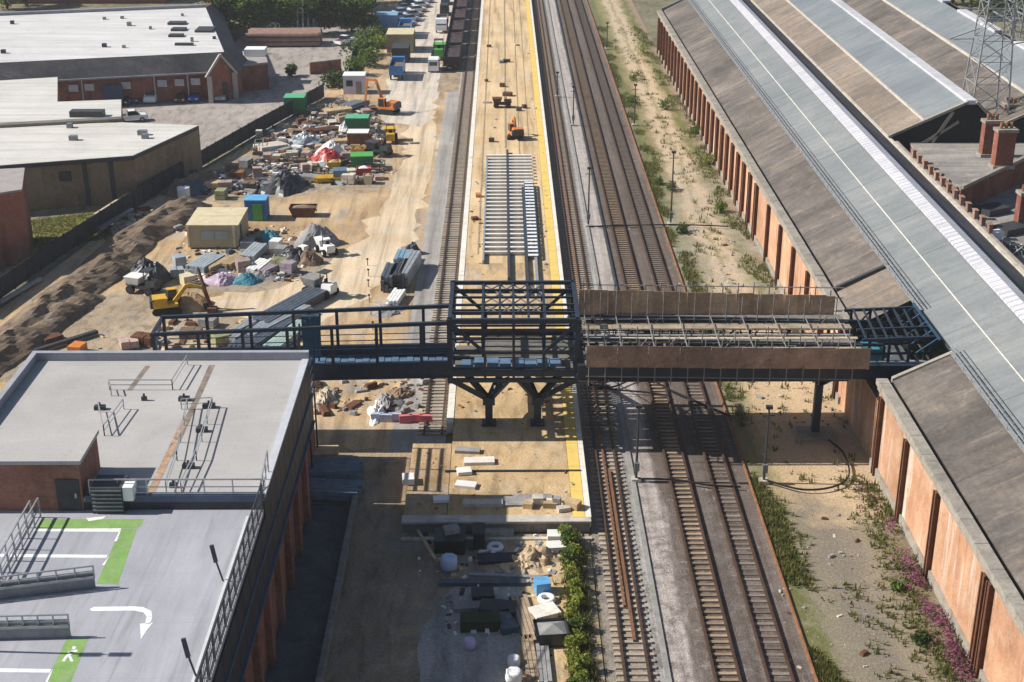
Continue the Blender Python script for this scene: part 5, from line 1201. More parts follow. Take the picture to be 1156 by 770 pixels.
drum(208,225,.8,1.6,WHITE,'round white water tank by the boundary fence')
excavator(190,352,R(8),YPAINT,'yellow excavator working just behind the left half of the footbridge',.78,.15,1.0)
dumper(163,330,R(160),DGREY,'dark grey machine with a white hood left of the yellow excavator','dumper','site_dumper',TARPW,.95)
heap(168,318,2.6,2.4,2.6,TARPB,'heap under a black sheet behind the yellow excavator','heap','sheeted_heap',3)
heap(215,345,2.6,1.8,1.5,SAND,'small sand heap right of the yellow excavator bucket','heap','sand_heap',6)
t, p = T('signal_post',240,352,'dark leaning post by the sand heap behind the footbridge','post'); m = MB(); m.bar(p,p+Vector((-1.4,1.2,4.2)),.22,.3); m.build('pole', RUSTD, t); m = MB(); m.obox(p,.9,.9,.5); m.build('foot', RUSTD, t)
excavator(438,128,R(158),OPAINT,'orange excavator with a raised yellow boom at the top of the material yard',.85,0.0,.92,2.4)
dumper(441,160,R(95),YPAINT,'yellow dumper with a black roof on the right edge of the material yard',sc=1.0)
dumper(428,175,R(150),DGREY,'black wheeled machine parked below the yellow dumper',sc=1.0)
# platform machines stand on the deck (z = 1)
def lift(o, z): o.location.z = z; return o
e = excavator(582,150,R(80),OPAINT,'brown and orange digger working on the platform beyond the pale beams',.72,.4,.75); e.location = U(582,156,1.0)
e = dumper(566,122,R(180),RUSTD,'dark brown machine on the platform beyond the digger',sc=.8); e.location = U(567,121,1.0)
box_unit('site_store',401,104,3.6,3.2,3.0,0,simple('pale_lilac_panel',(.55,.54,.60),.1,1),WHITE,'small white cabin with a dark window above the material yard','cabin',True,False)
box_unit('green_container',334,127,3.2,3.0,2.6,0,GREENP,paint('pale_green',(.10,.42,.22)),'green container with a pale green top against the boundary fence','container',False)
box_unit('green_container',404,149,3.4,2.6,2.3,0,GREENP,paint('pale_green',(.10,.42,.22)),'dark green container in the middle of the material yard','container',False)
box_unit('brown_container',405,164,3.0,2.4,2.0,0,RUST,TARPW,'brown container with a white top below the dark green container','container',False)
box_unit('green_skip_box',409,190,3.0,2.4,1.9,.1,GREENP,GREENB,'green box with a bright green lid near the bottom of the material yard','container',False)
skip_bin(411,199,2.0,1.6,1.3,.1,REDP,'small red skip in front of the bright green lid',WHITE)
heap(369,182,2.6,2.3,1.9,REDP,'heap under a red sheet in the middle of the material yard','sheeted heap','sheeted_heap',8,.25); heap(374,175,2.3,1.6,2.1,TARPW,'white and pink sheet draped behind the red sheet','sheeted heap','sheeted_heap',9,.3)
heap(322,212,3.2,4.0,2.2,TARPB,'large black sheeted heap at the lower left of the material yard','sheeted heap','sheeted_heap',11,.5)
heap(344,162,2.8,3,1.5,simple('metal_scrap',(.36,.40,.43),.4,1.4,.5,.4),'heap of blue grey metal sheets in the material yard','metal heap','metal_heap',12,.6)
heap(389,151,1.1,1.2,1.8,TARPW,'white sheet beside the dark green container','sheeted heap','sheeted_heap',13,.4)
skip_bin(377,192,1.9,1.6,1.3,.2,YPAINT,'small yellow skip below the red sheet',SAND)
skip_bin(405,176,1.9,1.5,1.2,-.1,YPAINT,'small yellow skip below the brown container',RUST)
skip_bin(416,207,1.3,1.3,1.2,0,CREAM,'cream bin at the bottom corner of the material yard',SAND)
box_unit('blue_tank_box',384,204,1.8,1.8,1.5,.15,paint('grey_blue',(.10,.17,.24)),paint('grey_blue',(.10,.17,.24)),'grey blue crate at the bottom of the material yard','crate',False)
stack(371,205,3.5,5,2,.16,R(10),YPAINT,'short stack of yellow tubes at the bottom of the material yard')
stack(352,204,3.0,5,2,.15,R(-15),TARPG,'grey stack beside the yellow tubes in the material yard',square=True)
stack(306,170,4.0,6,2,.2,R(30),BLOCK,'pale timber stack under the boundary fence in the material yard','timber stack','timber_stack',True)
stack(388,165,3.2,5,3,.14,R(5),WOOD,'timber stack left of the brown container','timber stack','timber_stack',True)
stack(366,150,4.0,6,2,.14,R(25),RUSTD,'rusty bar stack behind the blue grey metal heap')
stack(380,128,4.5,6,2,.15,R(30),WOOD,'timber stack at the top of the material yard','timber stack','timber_stack',True)
stack(398,122,4,5,2,.2,R(60),PIPE,'grey pipe stack below the small white cabin')
tint = [BLOCK,TARPW,simple('pinkish_load',(.40,.29,.25),.3,1.2,rnd=.2),simple('olive_load',(.24,.25,.13),.2,1.2,rnd=.2),TARPG,simple('brown_load',(.22,.15,.10),.3,1.2,rnd=.2),MGREY,simple('dim_blue_load',(.11,.16,.22),.2,1.2)]
tn = ['pale stone','white wrapped','pinkish','olive green','grey sheeted','brown','mid grey','dim blue']
spots = [(293,158,'at the fence end of the material yard'),(301,160,'second along the fence in the material yard'),(311,156,'third along the fence in the material yard'),(319,166,'beside the pale timber stack'),(293,170,'below the fence end of the material yard'),(302,180,'above the large black heap'),(313,181,'touching the top of the large black heap'),(296,190,'left of the large black heap'),(291,200,'lowest left in the material yard'),(330,178,'between the black heap and the metal heap'),(338,184,'right of the black heap'),(346,178,'left of the red sheet'),(352,190,'below left of the red sheet'),(357,141,'near the green container by the fence'),(365,135,'above the rusty bars'),(375,141,'right of the rusty bars'),(372,160,'between the metal heap and the timber'),(391,180,'right of the red sheet'),(396,197,'left of the bright green lid'),(424,193,'right of the bright green lid'),(428,202,'on the sand at the right edge of the material yard'),(418,150,'right of the dark green container'),(424,140,'below the orange excavator'),(413,130,'left of the orange excavator'),(394,207,'at the foot of the material yard'),(362,200,'between the grey stack and the yellow tubes'),(345,196,'left of the grey stack'),(404,137,'behind the dark green container'),(386,118,'at the back of the material yard'),(350,126,'right of the green container at the fence')]
for i,(x,y,w) in enumerate(spots):
    k = (i*5+i//3)%8; wd = random.uniform(.9,1.7)
    if i%3 == 1: stillage(x,y,wd*1.2,random.uniform(1.2,2.0),random.uniform(1.0,1.6),random.uniform(-.5,.5),tint[k],'%s load in an open metal stillage %s' % (tn[k],w)); continue
    pallet(x,y,wd,random.uniform(.9,1.9),random.uniform(.4,1.4),random.uniform(-.5,.5),tint[k],'%s pallet load %s' % (tn[k],w))
# loads along the fence foot and round the cabins
heap(214,214,3.0,3,1.4,simple('blue_grey_sheet',(.07,.10,.14),.3,.9,.6),'dim blue sheeting along the boundary fence beside the white tank','sheeted heap','sheeted_heap',20,.3)
for i,(x,y,mt,lab) in enumerate(((240,213,WOOD,'tan crate pile right of the white tank'),(247,207,TARPW,'white crate on the rubble by the boundary fence'),(255,214,simple('pinkish_load',(.48,.34,.31),.2,1.2),'pinkish pallet load above the cream cabins'),(268,200,RUST,'rust coloured pallet load by the boundary fence'),(278,188,TARPG,'grey pallet load by the boundary fence near the black heap'),(262,193,simple('brown_load',(.22,.15,.10),.3,1.2),'brown pallet load under the boundary fence'),(282,214,simple('brown_load',(.22,.15,.10),.3,1.2),'brown pallet load just above the blue unit'),(250,224,simple('olive_load',(.24,.25,.13),.2,1.2),'olive pallet load behind the cream cabins'))):
    pallet(x,y,random.uniform(1.3,2),random.uniform(1.3,2),random.uniform(.6,1.1),random.uniform(-.6,.6),mt,lab)
for i,(x,y,L,n,r0,ro,mt,lab) in enumerate(((232,302,4.5,6,.18,70,simple('grey_mesh',(.30,.34,.37),.2,1.5),'grey blue sheet stack below the cream cabins'),(247,302,4.2,4,.15,62,WOOD,'yellow timber stack below the cream cabins'),(263,300,3.4,4,.17,70,WOOD,'tan timber stack right of the yellow timber stack'),(287,290,4.6,4,.2,80,simple('grey_mesh',(.30,.34,.37),.2,1.5),'long grey blue stack beside the cabin door'),(293,306,3.6,4,.18,75,TARPW,'white stack below the cabin door'),(306,306,3.8,5,.16,60,simple('mauve_stack',(.30,.25,.29),.2,1.5),'mauve stack in the middle of the loose materials'))):
    stack(x,y,L,n,2,r0,R(ro),mt,lab,'stack','sheet_stack',True)
heap(253,318,2.0,1.4,1.1,LILAC,'lilac bags heaped below the yellow timber stack','bags','bag_heap',31,.5); heap(279,318,1.8,1.2,1.0,TEAL,'teal sheeted heap below the white stack','sheeted heap','sheeted_heap',32,.4)
heap(296,314,2.2,1.4,.9,TARPG,'grey sheeted heap right of the teal heap','sheeted heap','sheeted_heap',33,.5); heap(333,294,2.4,1.6,1.5,TARPB,'black sheeted heap among the loose materials','sheeted heap','sheeted_heap',34,.5)
heap(357,275,2.6,2.2,2.4,TARPG,'pale grey spoil heap at the right of the loose materials','spoil heap','spoil_heap',35,.4); heap(350,297,1.5,1.2,1.6,simple('brown_load',(.22,.15,.10),.3,1.2),'brown heap below the pale grey spoil heap','heap','soil_heap',36,.5)
dumper(368,286,R(120),WHITE,'white topped generator trailer right of the spoil heap','generator','site_generator',WHITE,.85)
dumper(362,333,R(150),WHITE,'white machine standing alone on the haul road','dumper','site_dumper',TARPG,1.0)
heap(303,270,1.6,1.6,1.2,TEAL,'blue green sheeted heap right of the cabins','sheeted heap','sheeted_heap',37,.4)
for i,(x,y,mt,lab) in enumerate(((312,280,TARPW,'white pallet load right of the blue green heap'),(318,290,TARPG,'grey pallet load left of the black sheeted heap'),(316,304,simple('olive_load',(.24,.25,.13),.2,1.2),'olive pallet load right of the mauve stack'),(326,308,simple('mauve_stack',(.30,.25,.29),.2,1.5),'mauve pallet load under the black sheeted heap'),(203,300,simple('grey_mesh',(.30,.34,.37),.2,1.5),'grey blue pallet load beside the black sheeted machine'),(200,312,simple('grey_mesh',(.30,.34,.37),.2,1.5),'grey blue pallet load behind the excavator cab'),(212,322,CREAM,'cream board leaning behind the excavator boom'),(275,306,simple('pinkish_load',(.48,.34,.31),.2,1.2),'pinkish pallet load left of the white stack'))):
    pallet(x,y,random.uniform(1.1,1.7),random.uniform(1.1,1.7),random.uniform(.6,1.3),random.uniform(-.6,.6),mt,lab)
# long steel sections behind the bridge
for i,(x,y,L,n,rr,ro,mt,lab) in enumerate(((330,352,11,5,.22,62,PIPED,'long stack of dark blue steel sections behind the footbridge'),(343,345,9,4,.2,60,PIPE,'long stack of grey steel sections right of the dark blue ones'),(312,368,9,5,.2,60,PIPE,'grey steel stack seen through the left bridge truss'),(297,384,8,6,.18,65,PIPED,'dark steel stack nearest the car park roof edge'),(326,384,7,5,.16,70,simple('green_grey_steel',(.30,.40,.36),.2,1),'green grey steel stack seen through the bridge truss'),(280,376,7,4,.2,68,GALV,'galvanised tube stack at the left of the steel stacks'))):
    stack(x,y,L,n,2,rr,R(ro),mt,lab,'steel stack','steel_stack',True)
for i,(x,y,mt,lab) in enumerate(((236,368,TARPG,'grey pallet load behind the far end of the footbridge'),(216,380,simple('brown_load',(.22,.15,.10),.3,1.2),'brown pallet load seen through the end of the bridge truss'),(146,392,simple('pinkish_load',(.48,.34,.31),.2,1.2),'pinkish pallet load left of the bridge end'),(163,388,RUSTD,'dark red pallet load beside the bridge end'),(250,388,simple('olive_load',(.24,.25,.13),.2,1.2),'olive pallet load under the left bridge truss'),(88,398,OPAINT,'orange plastic barrier pile at the corner of the car park roof'))):
    pallet(x,y,random.uniform(1.3,2.2),random.uniform(1.1,1.7),random.uniform(.6,1.3),random.uniform(-.5,.5),mt,lab)
# stacks beside the left track
for i,(x,y,L,n,rows_,rr,ro,mt,lab) in enumerate(((440,322,4.5,3,4,.2,86,PIPED,'dark upright stack of forms beside the left track'),(451,318,5.5,3,4,.2,84,DGREY,'charcoal stack of forms in the middle of the row beside the left track'),(462,312,7.5,3,4,.2,82,PIPE,'grey stack of forms nearest the left track'),(456,297,3.5,4,2,.22,85,simple('mid_blue_stack',(.16,.28,.38),.2,1),'blue stack at the far end of the row beside the left track'),(447,340,3.5,4,2,.15,80,TARPW,'whitish stack behind the footbridge beside the left track'))):
    stack(x,y,L,n,rows_,rr,R(ro),mt,lab,'stack','form_stack',True)
heap(466,286,1.2,1.0,1.3,DGREY,'small dark heap at the head of the stacks beside the left track','heap','metal_heap',40,.5)
heap(436,352,1.8,1.4,.7,TARPG,'grey rubble just behind the left bridge girder','heap','rubble_heap',41,.6)
for k in range(7):
    t, p = T('marker_post',[415,416,416,417,419,421,424][k],[300,312,324,341,356,372,392][k],'short wooden survey stake in the line beside the left stacks','stake',group='survey stakes in the sand'); MB().bar(p,p+Vector((0,0,.7)),.1).build('stake', WOOD, t); MB().obox(p+Vector((0,0,.7)),.25,.06,.18).build('flag', RUSTD, t)

# ------------------------------------------------------------------ platform contents
GB = simple('beam_pale',(.62,.61,.58),.12,1.5,rnd=.1,dirt=(.45,.42,.36))
y0b, y1b = U(575,291,1.0).y, U(575,176,1.0).y
xl, xr = U(544.5,288,1.0).x, U(608.5,288,1.0).x
first = None; nb = 27
for k in range(nb):
    y = y0b+1+(y1b-y0b-2)*k/(nb-1); x0 = xl+(.4*k/nb)
    if first is None:
        first = MB().box(-(xr-xl)/2,(xr-xl)/2,-.26,.26,0,.3).build('concrete_beam', GB); o = first
        tag(first,'pale concrete beam in the ladder of beams laid across the platform','concrete beam','pale beams laid across the platform')
    else: o = first.copy(); COL.objects.link(o)
    o.location = ((xl+xr)/2+random.uniform(-.06,.06), y, 1.12); o.rotation_euler = (0,0,random.uniform(-.008,.008)); o.scale = (random.uniform(.97,1.0),1,1)
for nm, px, py0, py1, w, mt, lab in (('bearer',574.5,168,312,.28,DGREY,'long dark steel spine running under and between the pale beams'),('bearer',545.5,176,293,.2,PIPE,'grey slim rail along the left ends of the pale beams'),('bearer',596,210,330,.34,DGREY,'dark rail under the right side of the pale beams'),('bearer',607.5,205,330,.3,PIPE,'grey rail along the right ends of the pale beams')):
    a, b = U(px,py1,1.55), U(px,py0,1.55); b.x = a.x; z1 = 1.46 if 'spine' in lab else 1.44
    tag(MB().box(a.x-w/2,a.x+w/2,a.y,b.y,1.02,z1).build(nm, mt), lab, 'steel rail')
t = thing('formwork_frame', U(604,290,1), 'blue and white grid frame lying on the right ends of the pale beams', 'formwork')
a, b = U(602,289,1.45), U(602,207,1.45); m = MB(); [m.box(a.x+s-.09,a.x+s+.09,a.y,b.y,1.45,1.58) for s in (-.55,0,.55)]; m.build('rail', STEELB, t)
m = MB(); n = 22; [m.box(a.x-.55,a.x+.55,a.y+k*(b.y-a.y)/n-.3,a.y+k*(b.y-a.y)/n+.3,1.52,1.6) for k in range(n+1)]; each(m,'rung', TARPW, t)
def box1(name, px, py, z, w, l, h, rot, mat, lab, cat):
    return tag(MB().obox(U(px,py,z),w,l,h,rot).build(name, mat), lab, cat)
for i,(x,y,w,l,h,mt,lab) in enumerate(((573,108,1.8,1.4,.8,RUSTD,'dark stack on the platform above the brown machine'),(567,98,.9,.9,.9,RUSTD,'small dark crate on the far platform'),(572,70,1.6,1,.7,DGREY,'dark crate beside a pale one on the distant platform'),(566,71,1,1,.7,TARPG,'grey crate on the distant platform'),(552,53,.9,.9,.6,RUSTD,'brown crate at the left edge of the distant platform'),(583,51,.8,1.6,.4,WOOD,'brown stack by the channel on the distant platform'),(586,125,.9,.9,.7,DGREY,'dark box right of the brown machine on the platform'),(592,122,.8,.8,.8,RUSTD,'brown box right of the dark box on the platform'),(549,92,.7,.7,.6,RUST,'brown box on the left side of the far platform'),(540,222,.9,1.1,.6,simple('orange_tool',(.55,.26,.1),.3,1),'orange brown tool box left of the pale beams'),(536,248,1,.8,.5,RUSTD,'dark brown tool heap left of the pale beams'),(555,160,.9,.9,.8,DGREY,'dark small box above the pale beams'),(550,116,1.6,1.2,.2,TARPG,'grey mat left of the brown machine'))):
    box1('crate',x,y,1.0,w*.8,l*.8,h*.7,random.uniform(-.4,.4),mt,lab,'crate')
# barrier fence along the left of the platform near the bridge and rubble at the near end
def sheetlist(L):
    for (nm,x,y,z,w,l,h,ro,mt,lab,cat) in L: box1(nm,x,y,z,w,l,h,ro,mt,lab,cat)
PINKB = simple('barrier_pink',(.62,.16,.18),.15,1.5); BLUW = simple('barrier_blue_white',(.42,.48,.66),.2,1.5)
t = thing('plastic_barrier', U(462,476,0), 'red and blue plastic barriers across the end of the left trackbed', 'barrier')
m = MB(); [m.obox(U(x,477-(k%2),0),1.1,.35,.7,random.uniform(-.2,.2)) for k,x in enumerate((458,470,481))]; m.build('red_panel', PINKB, t)
m = MB(); [m.obox(U(x,475+(k%2),0),1.1,.3,.7,random.uniform(-.2,.2)) for k,x in enumerate((426,436,446))]; m.build('blue_panel', BLUW, t)
heap(436,456,1.2,1.9,.8,TARPG,'grey broken concrete heap in front of the left bridge span','rubble heap','rubble_heap',51,.8); heap(452,446,1.2,1.4,.6,simple('brown_load',(.22,.15,.10),.3,1.2),'brown spoil heap beside the left trackbed end','spoil heap','spoil_heap',52,.7)
heap(426,466,.7,2.6,.7,TARPW,'white sheeting crumpled beside the concrete heap','sheeting','white_sheeting',53,.8)
heap(368,452,1.0,2.0,.8,simple('sack_load',(.42,.36,.28),.3,1.5),'pale rubble sacks in front of the car park corner','rubble sacks','rubble_heap',54,.8)
heap(352,436,.9,1.3,.9,WOOD,'heap of timber offcuts by the car park corner','timber heap','timber_heap',55,.8)
sheetlist((('slab',541,522,1.0,2.4,1.0,.25,.05,CONCW,'pale slab lying on the platform in the sun','slab'),('slab',528,510,1.0,2.0,.8,.25,-.1,TARPG,'grey slab at the edge of the bridge shadow on the platform','slab'),('panel',524,534,1.0,1.1,.9,.3,.2,TARPW,'white panel left of the sunlit platform end','panel'),('panel',526,549,1.0,1.6,.9,.25,-.2,TARPW,'larger white panel at the left of the platform end','panel'),('panel',498,565,1.0,1.2,.8,.25,.1,WHITE,'small white panel near the front of the side deck','panel'),('panel',461,544,1.0,.9,1.1,.5,.1,TARPW,'white crate on the left edge of the side deck','crate'),('panel',545,570,1.0,3,.8,.3,0,CONC,'pale beam offcut along the platform end','beam'),('plate',590,566,1.0,4.5,1.6,.16,.05,TARPG,'grey plate at the right of the platform end','plate')))
for k in range(9): box1('crate',596+k*6.5+random.uniform(-2,2),571+random.uniform(-4,6),1.0,random.uniform(.5,1.1),random.uniform(.4,.9),random.uniform(.3,.8),random.uniform(-.6,.6),[WOOD,TARPG,CONC,BLOCK][k%4],['tan','grey','pale','cream'][k%4]+' offcut, %s in the row running to the yellow strip along the platform end'%['first','second','third','fourth','fifth','sixth','seventh','eighth','ninth'][k],'offcut')
for o_ in [x for x in S.objects if x.name.startswith('crate') and 'offcut' in x.get('label','')]: o_['group'] = 'offcuts along the platform end'
tag(MB().box(-4.6,6.0,98.15,98.3,1.0,1.14).build('rail', DGREY),'thin dark rail lying across the platform below the bridge','rail')
# lower yard, mostly in the car park's shadow
stack(370,536,5.2,6,2,.2,R(4),simple('blue_grey_forms',(.17,.22,.28),.25,1),'blue grey stack of forms in shade beside the car park corner','stack','form_stack',True); stack(374,560,4.4,5,2,.2,R(-6),simple('blue_grey_forms',(.17,.22,.28),.25,1),'second blue grey stack nearer the dark alley','stack','form_stack',True)
sheetlist((('board',368,519,0,2.0,1.6,.9,.05,WOOD,'tan boards topping the shaded stack by the car park','boards'),('panel',357,552,0,1.3,.8,.7,.1,TARPW,'white crate in shade beside the alley','crate')))
t, p = T('pump_unit',508,618,'black pump unit with a pale hood below the platform end','pump'); MB().obox(p,2.2,2.0,1.1).build('body', BLK, t); m = MB(); m.obox(p+Vector((.1,.3,1.11)),1.1,.8,.4,.3); m.build('hood', TARPG, t); m = MB(); [m.cyl(p+Vector((s*.8,-1.1,.3)),p+Vector((s*.8,-1.0,.3)),.3,n=10) for s in (-1,1)]; m.build('wheel', RUBBER, t)
bag(507,642,1.15,simple('pale_blue_bag',(.45,.55,.72),.12,2),'pale blue bulk bag below the black pump unit')
def torus(name, p, R0, r, mat, lab, cat, turns=1):
    vs = []; fs = []; n, k = 20, 8
    for i in range(n):
        a = 2*math.pi*i/n
        for j in range(k): b = 2*math.pi*j/k; vs.append((p.x+(R0+r*math.cos(b))*math.cos(a),p.y+(R0+r*math.cos(b))*math.sin(a),p.z+r+r*math.sin(b)))
    for i in range(n):
        for j in range(k): fs.append((i*k+j,((i+1)%n)*k+j,((i+1)%n)*k+(j+1)%k,i*k+(j+1)%k))
    return tag(MB().add(vs,fs).build(name,mat,None,True),lab,cat)
torus('hose_coil',U(559,620,0),.45,.18,simple('coil_white',(.62,.68,.76),.1,2),'white coil of hose in shade below the platform end','hose coil')
torus('hose_coil',U(617,679,0),.45,.2,WHITE,'white coil beside the black skip in the sun','hose coil')
for i,(x,y,w,l,h,ro,mt,lab,cat) in enumerate(((541,614,.8,1.6,1.3,0,BLK,'black upright box between the pump and the white coil','box'),(557,604,3,.8,.5,0,SLABC,'concrete offcut under the platform end wall','offcut'),(568,632,3.6,1.2,.25,.05,TARPB,'black plate below the white coil','plate'),(545,660,6.0,.5,.3,.0,PIPED,'dark beam lying across the lower yard','beam'),(570,652,5.0,.3,.22,-.08,PIPE,'pale grey pipe at the edge of the shadow in the lower yard','pipe'),(545,676,1.5,1.2,.6,.1,BLK,'black crate on the concrete slab','crate'),(531,686,2.2,1.0,.3,.1,TARPG,'grey board left of the black crate','board'),(562,690,2.4,1.4,.5,-.15,DGREY,'dark rack right of the black crate','rack'),(542,708,2.6,1.2,.8,.05,simple('deep_green_box',(.03,.045,.02),.3,1.5),'deep green and black box on the concrete slab','box'),(570,706,1.1,2.2,.5,.3,PIPED,'dark hose reel right of the deep green box','reel'),(612,668,1.0,1.0,.9,.2,CYAN,'pale cyan crate above the white coil','crate'),(609,652,1.4,.3,.2,.4,WOOD,'short plank in the sunlit yard','plank'),(628,621,1.3,1.0,.5,.1,TARPW,'white sheet pile left of the bush','sheets'),(628,611,1.3,1.0,.7,0,TARPW,'white sheet pile under the platform corner','sheets'),(615,694,1.8,1.4,.4,.4,CONCW,'pale rubble patch above the black skip','rubble'))):
    box1(lab.split()[-1] if False else 'site_item' if False else cat.replace(' ','_'),x,y,0,w,l,h,ro,mt,lab,cat)
skip_bin(622,722,2.2,1.9,1.0,.1,BLK,'black round edged skip with grey contents beside the hedge',TARPG)
bag(530,731,.75,simple('lilac_bag',(.5,.46,.66),.1,2),'lilac bag standing alone on the concrete slab')
bag(580,752,.8,WHITE,'upper white bulk bag at the edge of the shadow'); bag(580,770,1.0,WHITE,'lower white bulk bag at the bottom of the photo')
for i,(x,y,L,n,ro,mt,lab) in enumerate(((593,700,5.0,4,99,simple('brown_plank',(.33,.25,.17),.3,1.5,rnd=.2),'brown planks lying in the sun at the edge of the shadow'),(598,745,4.5,3,95,simple('brown_plank',(.33,.25,.17),.3,1.5,rnd=.2),'brown planks nearer the bottom of the photo'),(614,752,4.0,3,92,TARPG,'grey boards right of the brown planks'),(478,612,6,1,110,BOARD,'single pale plank sloping in the shaded yard'))):
    stack(x,y,L,n,1,.13,R(ro),mt,lab,'planks','plank_stack',True,.03)
heap(604,632,2.0,1.4,.9,simple('tan_offcuts',(.5,.38,.25),.3,2),'heap of tan timber offcuts below the platform end','timber heap','timber_heap',61,.9); heap(588,640,1.4,1.6,.5,simple('tan_offcuts',(.5,.38,.25),.3,2),'low tan spoil heap at the shadow edge','spoil heap','spoil_heap',62,.9)
tag(MB().box(U(700,610).x,U(700,610).x+.3,62,101,0,.2).build('kerb', CONC),'pale kerb along the right edge of the pale ballast','kerb') if False else None

# ------------------------------------------------------------------ plants
def leaves(m, c, rad, n, s, rnd, squash=.8, shell=.35):
    for _ in range(n):
        d0 = Vector((rnd.gauss(0,1),rnd.gauss(0,1),rnd.gauss(0,1))); d0.normalize(); r = rad*(1-(rnd.random()**1.6)*(1-shell)); p = c+Vector((d0.x*r,d0.y*r,d0.z*r*squash))
        u = Vector((rnd.gauss(0,1),rnd.gauss(0,1),rnd.gauss(0,.7))).normalized(); w = u.cross(Vector((rnd.gauss(0,1),rnd.gauss(0,1),rnd.gauss(0,1)))).normalized(); k = s*rnd.uniform(.6,1.3)
        m.add([p-u*k*.5,p+w*k*.35,p+u*k*.5,p-w*k*.35],[(0,1,2,3)])
def tree_proto(seed, h, mat, n=2000):
    rnd = random.Random(seed); t = bpy.data.objects.new('tree',None); COL.objects.link(t)
    m = MB(); m.cyl((0,0,0),(.1,.1,h*.5),.035*h,.02*h,8); lm = []
    for k in range(7):
        a = rnd.uniform(0,6.28); q = Vector((math.cos(a)*h*rnd.uniform(.12,.32),math.sin(a)*h*rnd.uniform(.12,.32),h*rnd.uniform(.5,.85))); m.cyl((0.1,.1,h*rnd.uniform(.25,.45)),q,.014*h,.006*h,5); lm.append(q)
    lm += [Vector((rnd.uniform(-.15,.15)*h,rnd.uniform(-.15,.15)*h,h*rnd.uniform(.2,.9))) for _ in range(8)]
    m.build('trunk',BARK,t); c = MB()
    for q in lm: leaves(c,q,h*rnd.uniform(.16,.28),int(n/13),h*.08,rnd,.85,.2)
    c.build('crown',mat,t); return t
protos = {}
def tree(px, py, h, kind, label, group=None):
    mat = {'m':LEAF,'d':LEAFD,'y':LEAFY}[kind]; key = (kind, (px*7)%2)
    p = U(px,py,0)
    if key not in protos: t = tree_proto(hash(key)%97+int(px)%5, 8.0, mat); protos[key] = t
    else:
        t = dup(protos[key],p,0)
    t.location = p; t.rotation_euler = (0,0,random.uniform(0,6)); k = h/8; t.scale = (k*random.uniform(.95,1.25),k*random.uniform(.95,1.25),k); return tag(t,label,'tree',group)
for i,(x,y,h,k,lab) in enumerate(((256,40,9,'d','dark tree at the factory corner'),(272,30,10,'m','green tree behind the factory corner'),(292,42,9,'m','green tree at the left of the log yard'),(305,26,11,'y','yellow green tree behind the log yard'),(322,40,8,'m','green tree beside the grey frame'),(345,28,11,'m','tall green tree at the back of the log yard'),(362,38,9,'d','dark tree behind the log yard'),(380,24,11,'y','yellow green tree right of the log yard'),(397,36,8,'m','green tree above the white pickup'),(396,20,8,'m','green tree near the parked cars'),(414,8,8,'d','dark tree at the head of the parked cars'),(398,4,9,'m','green tree behind the parked cars'),(335,10,10,'y','yellow green tree furthest back above the log yard'),(285,12,10,'d','dark tree furthest back behind the factory'),(372,6,10,'m','green tree furthest back at the top'),(8,10,9,'m','green tree at the top left corner'),(263,22,11,'m','round green tree over the factory corner'),(318,20,11,'m','green tree between the two yellow green trees'),(355,18,10,'m','round green tree left of the rightmost yellow green tree'),(390,12,11,'m','green tree above the tall hedge'),(402,22,9,'y','yellow green tree above the hedge bank'),(300,6,11,'m','green tree at the very top above the log yard'),(408,32,6,'m','low green tree at the top of the hedge bank'),(424,-4,8,'d','dark tree at the very top beside the parked cars'),(30,6,9,'d','dark tree near the top left corner'),(240,16,9,'m','green tree against the factory skirt'))):
    tree(x,y,h,k,lab)
for i,(x,y,h,k,lab) in enumerate(((1095,16,10,'y','bright tree beyond the far shed roof'),(1075,4,11,'m','green tree behind the far shed roof'),(1118,20,10,'m','green tree between the lattice towers'),(1140,14,11,'d','dark tree behind the right lattice tower'),(1165,26,11,'m','green tree at the top right corner'),(1060,-14,12,'d','dark tree at the top edge beyond the sheds'),(1120,-10,12,'y','bright tree at the top edge by the towers'))):
    tree(x,y,h,k,lab)
def shrub(px, py, r, h, mat, lab, n=300, s=.35, z=0.0):
    rnd = random.Random(int(px*31+py)); p = U(px,py,z); t = thing('shrub',p,lab,'shrub')
    m = MB(); c = MB()
    for k in range(6):
        a = rnd.uniform(0,6.28); q = p+Vector((math.cos(a)*r*rnd.uniform(.1,.65),math.sin(a)*r*rnd.uniform(.1,.65),h*rnd.uniform(.3,.72))); m.cyl(p,q,.05,.02,5); leaves(c,q,max(r*.5,h*.28),n//6,s,rnd,.9)
    m.build('stem',BARK,t); c.build('foliage',mat,t); return t
for i,(x,y,r,h,mt,lab) in enumerate(((397,84,3.2,3.2,LEAF,'green shrub at the foot of the hedge bank'),(409,76,3.4,3,LEAF,'bright shrub on the hedge bank beside the fence'),(404,66,3.4,3.4,LEAFD,'dark shrub halfway up the hedge bank'),(418,62,3.4,3.0,LEAF,'green shrub on the hedge bank beside the blue lorry'),(412,52,3.6,3.4,LEAF,'green shrub near the top of the hedge bank'),(425,46,3.6,3.2,LEAFD,'dark shrub near the beige container'),(418,38,3.6,3.6,LEAFD,'dark shrub at the top of the hedge bank'),(430,54,2.6,2.2,LEAFY,'yellowish shrub on the right side of the hedge bank'),(377,98,2.8,3.0,LEAFD,'grey green shrub by the red brick yard wall'),(389,98,2.4,3.4,LEAFD,'grey green shrub left of the small white cabin'),(330,86,1.6,2.2,LEAFD,'small dark shrub in the grey yard'))):
    shrub(x,y,r,h,mt,lab,420,.6)
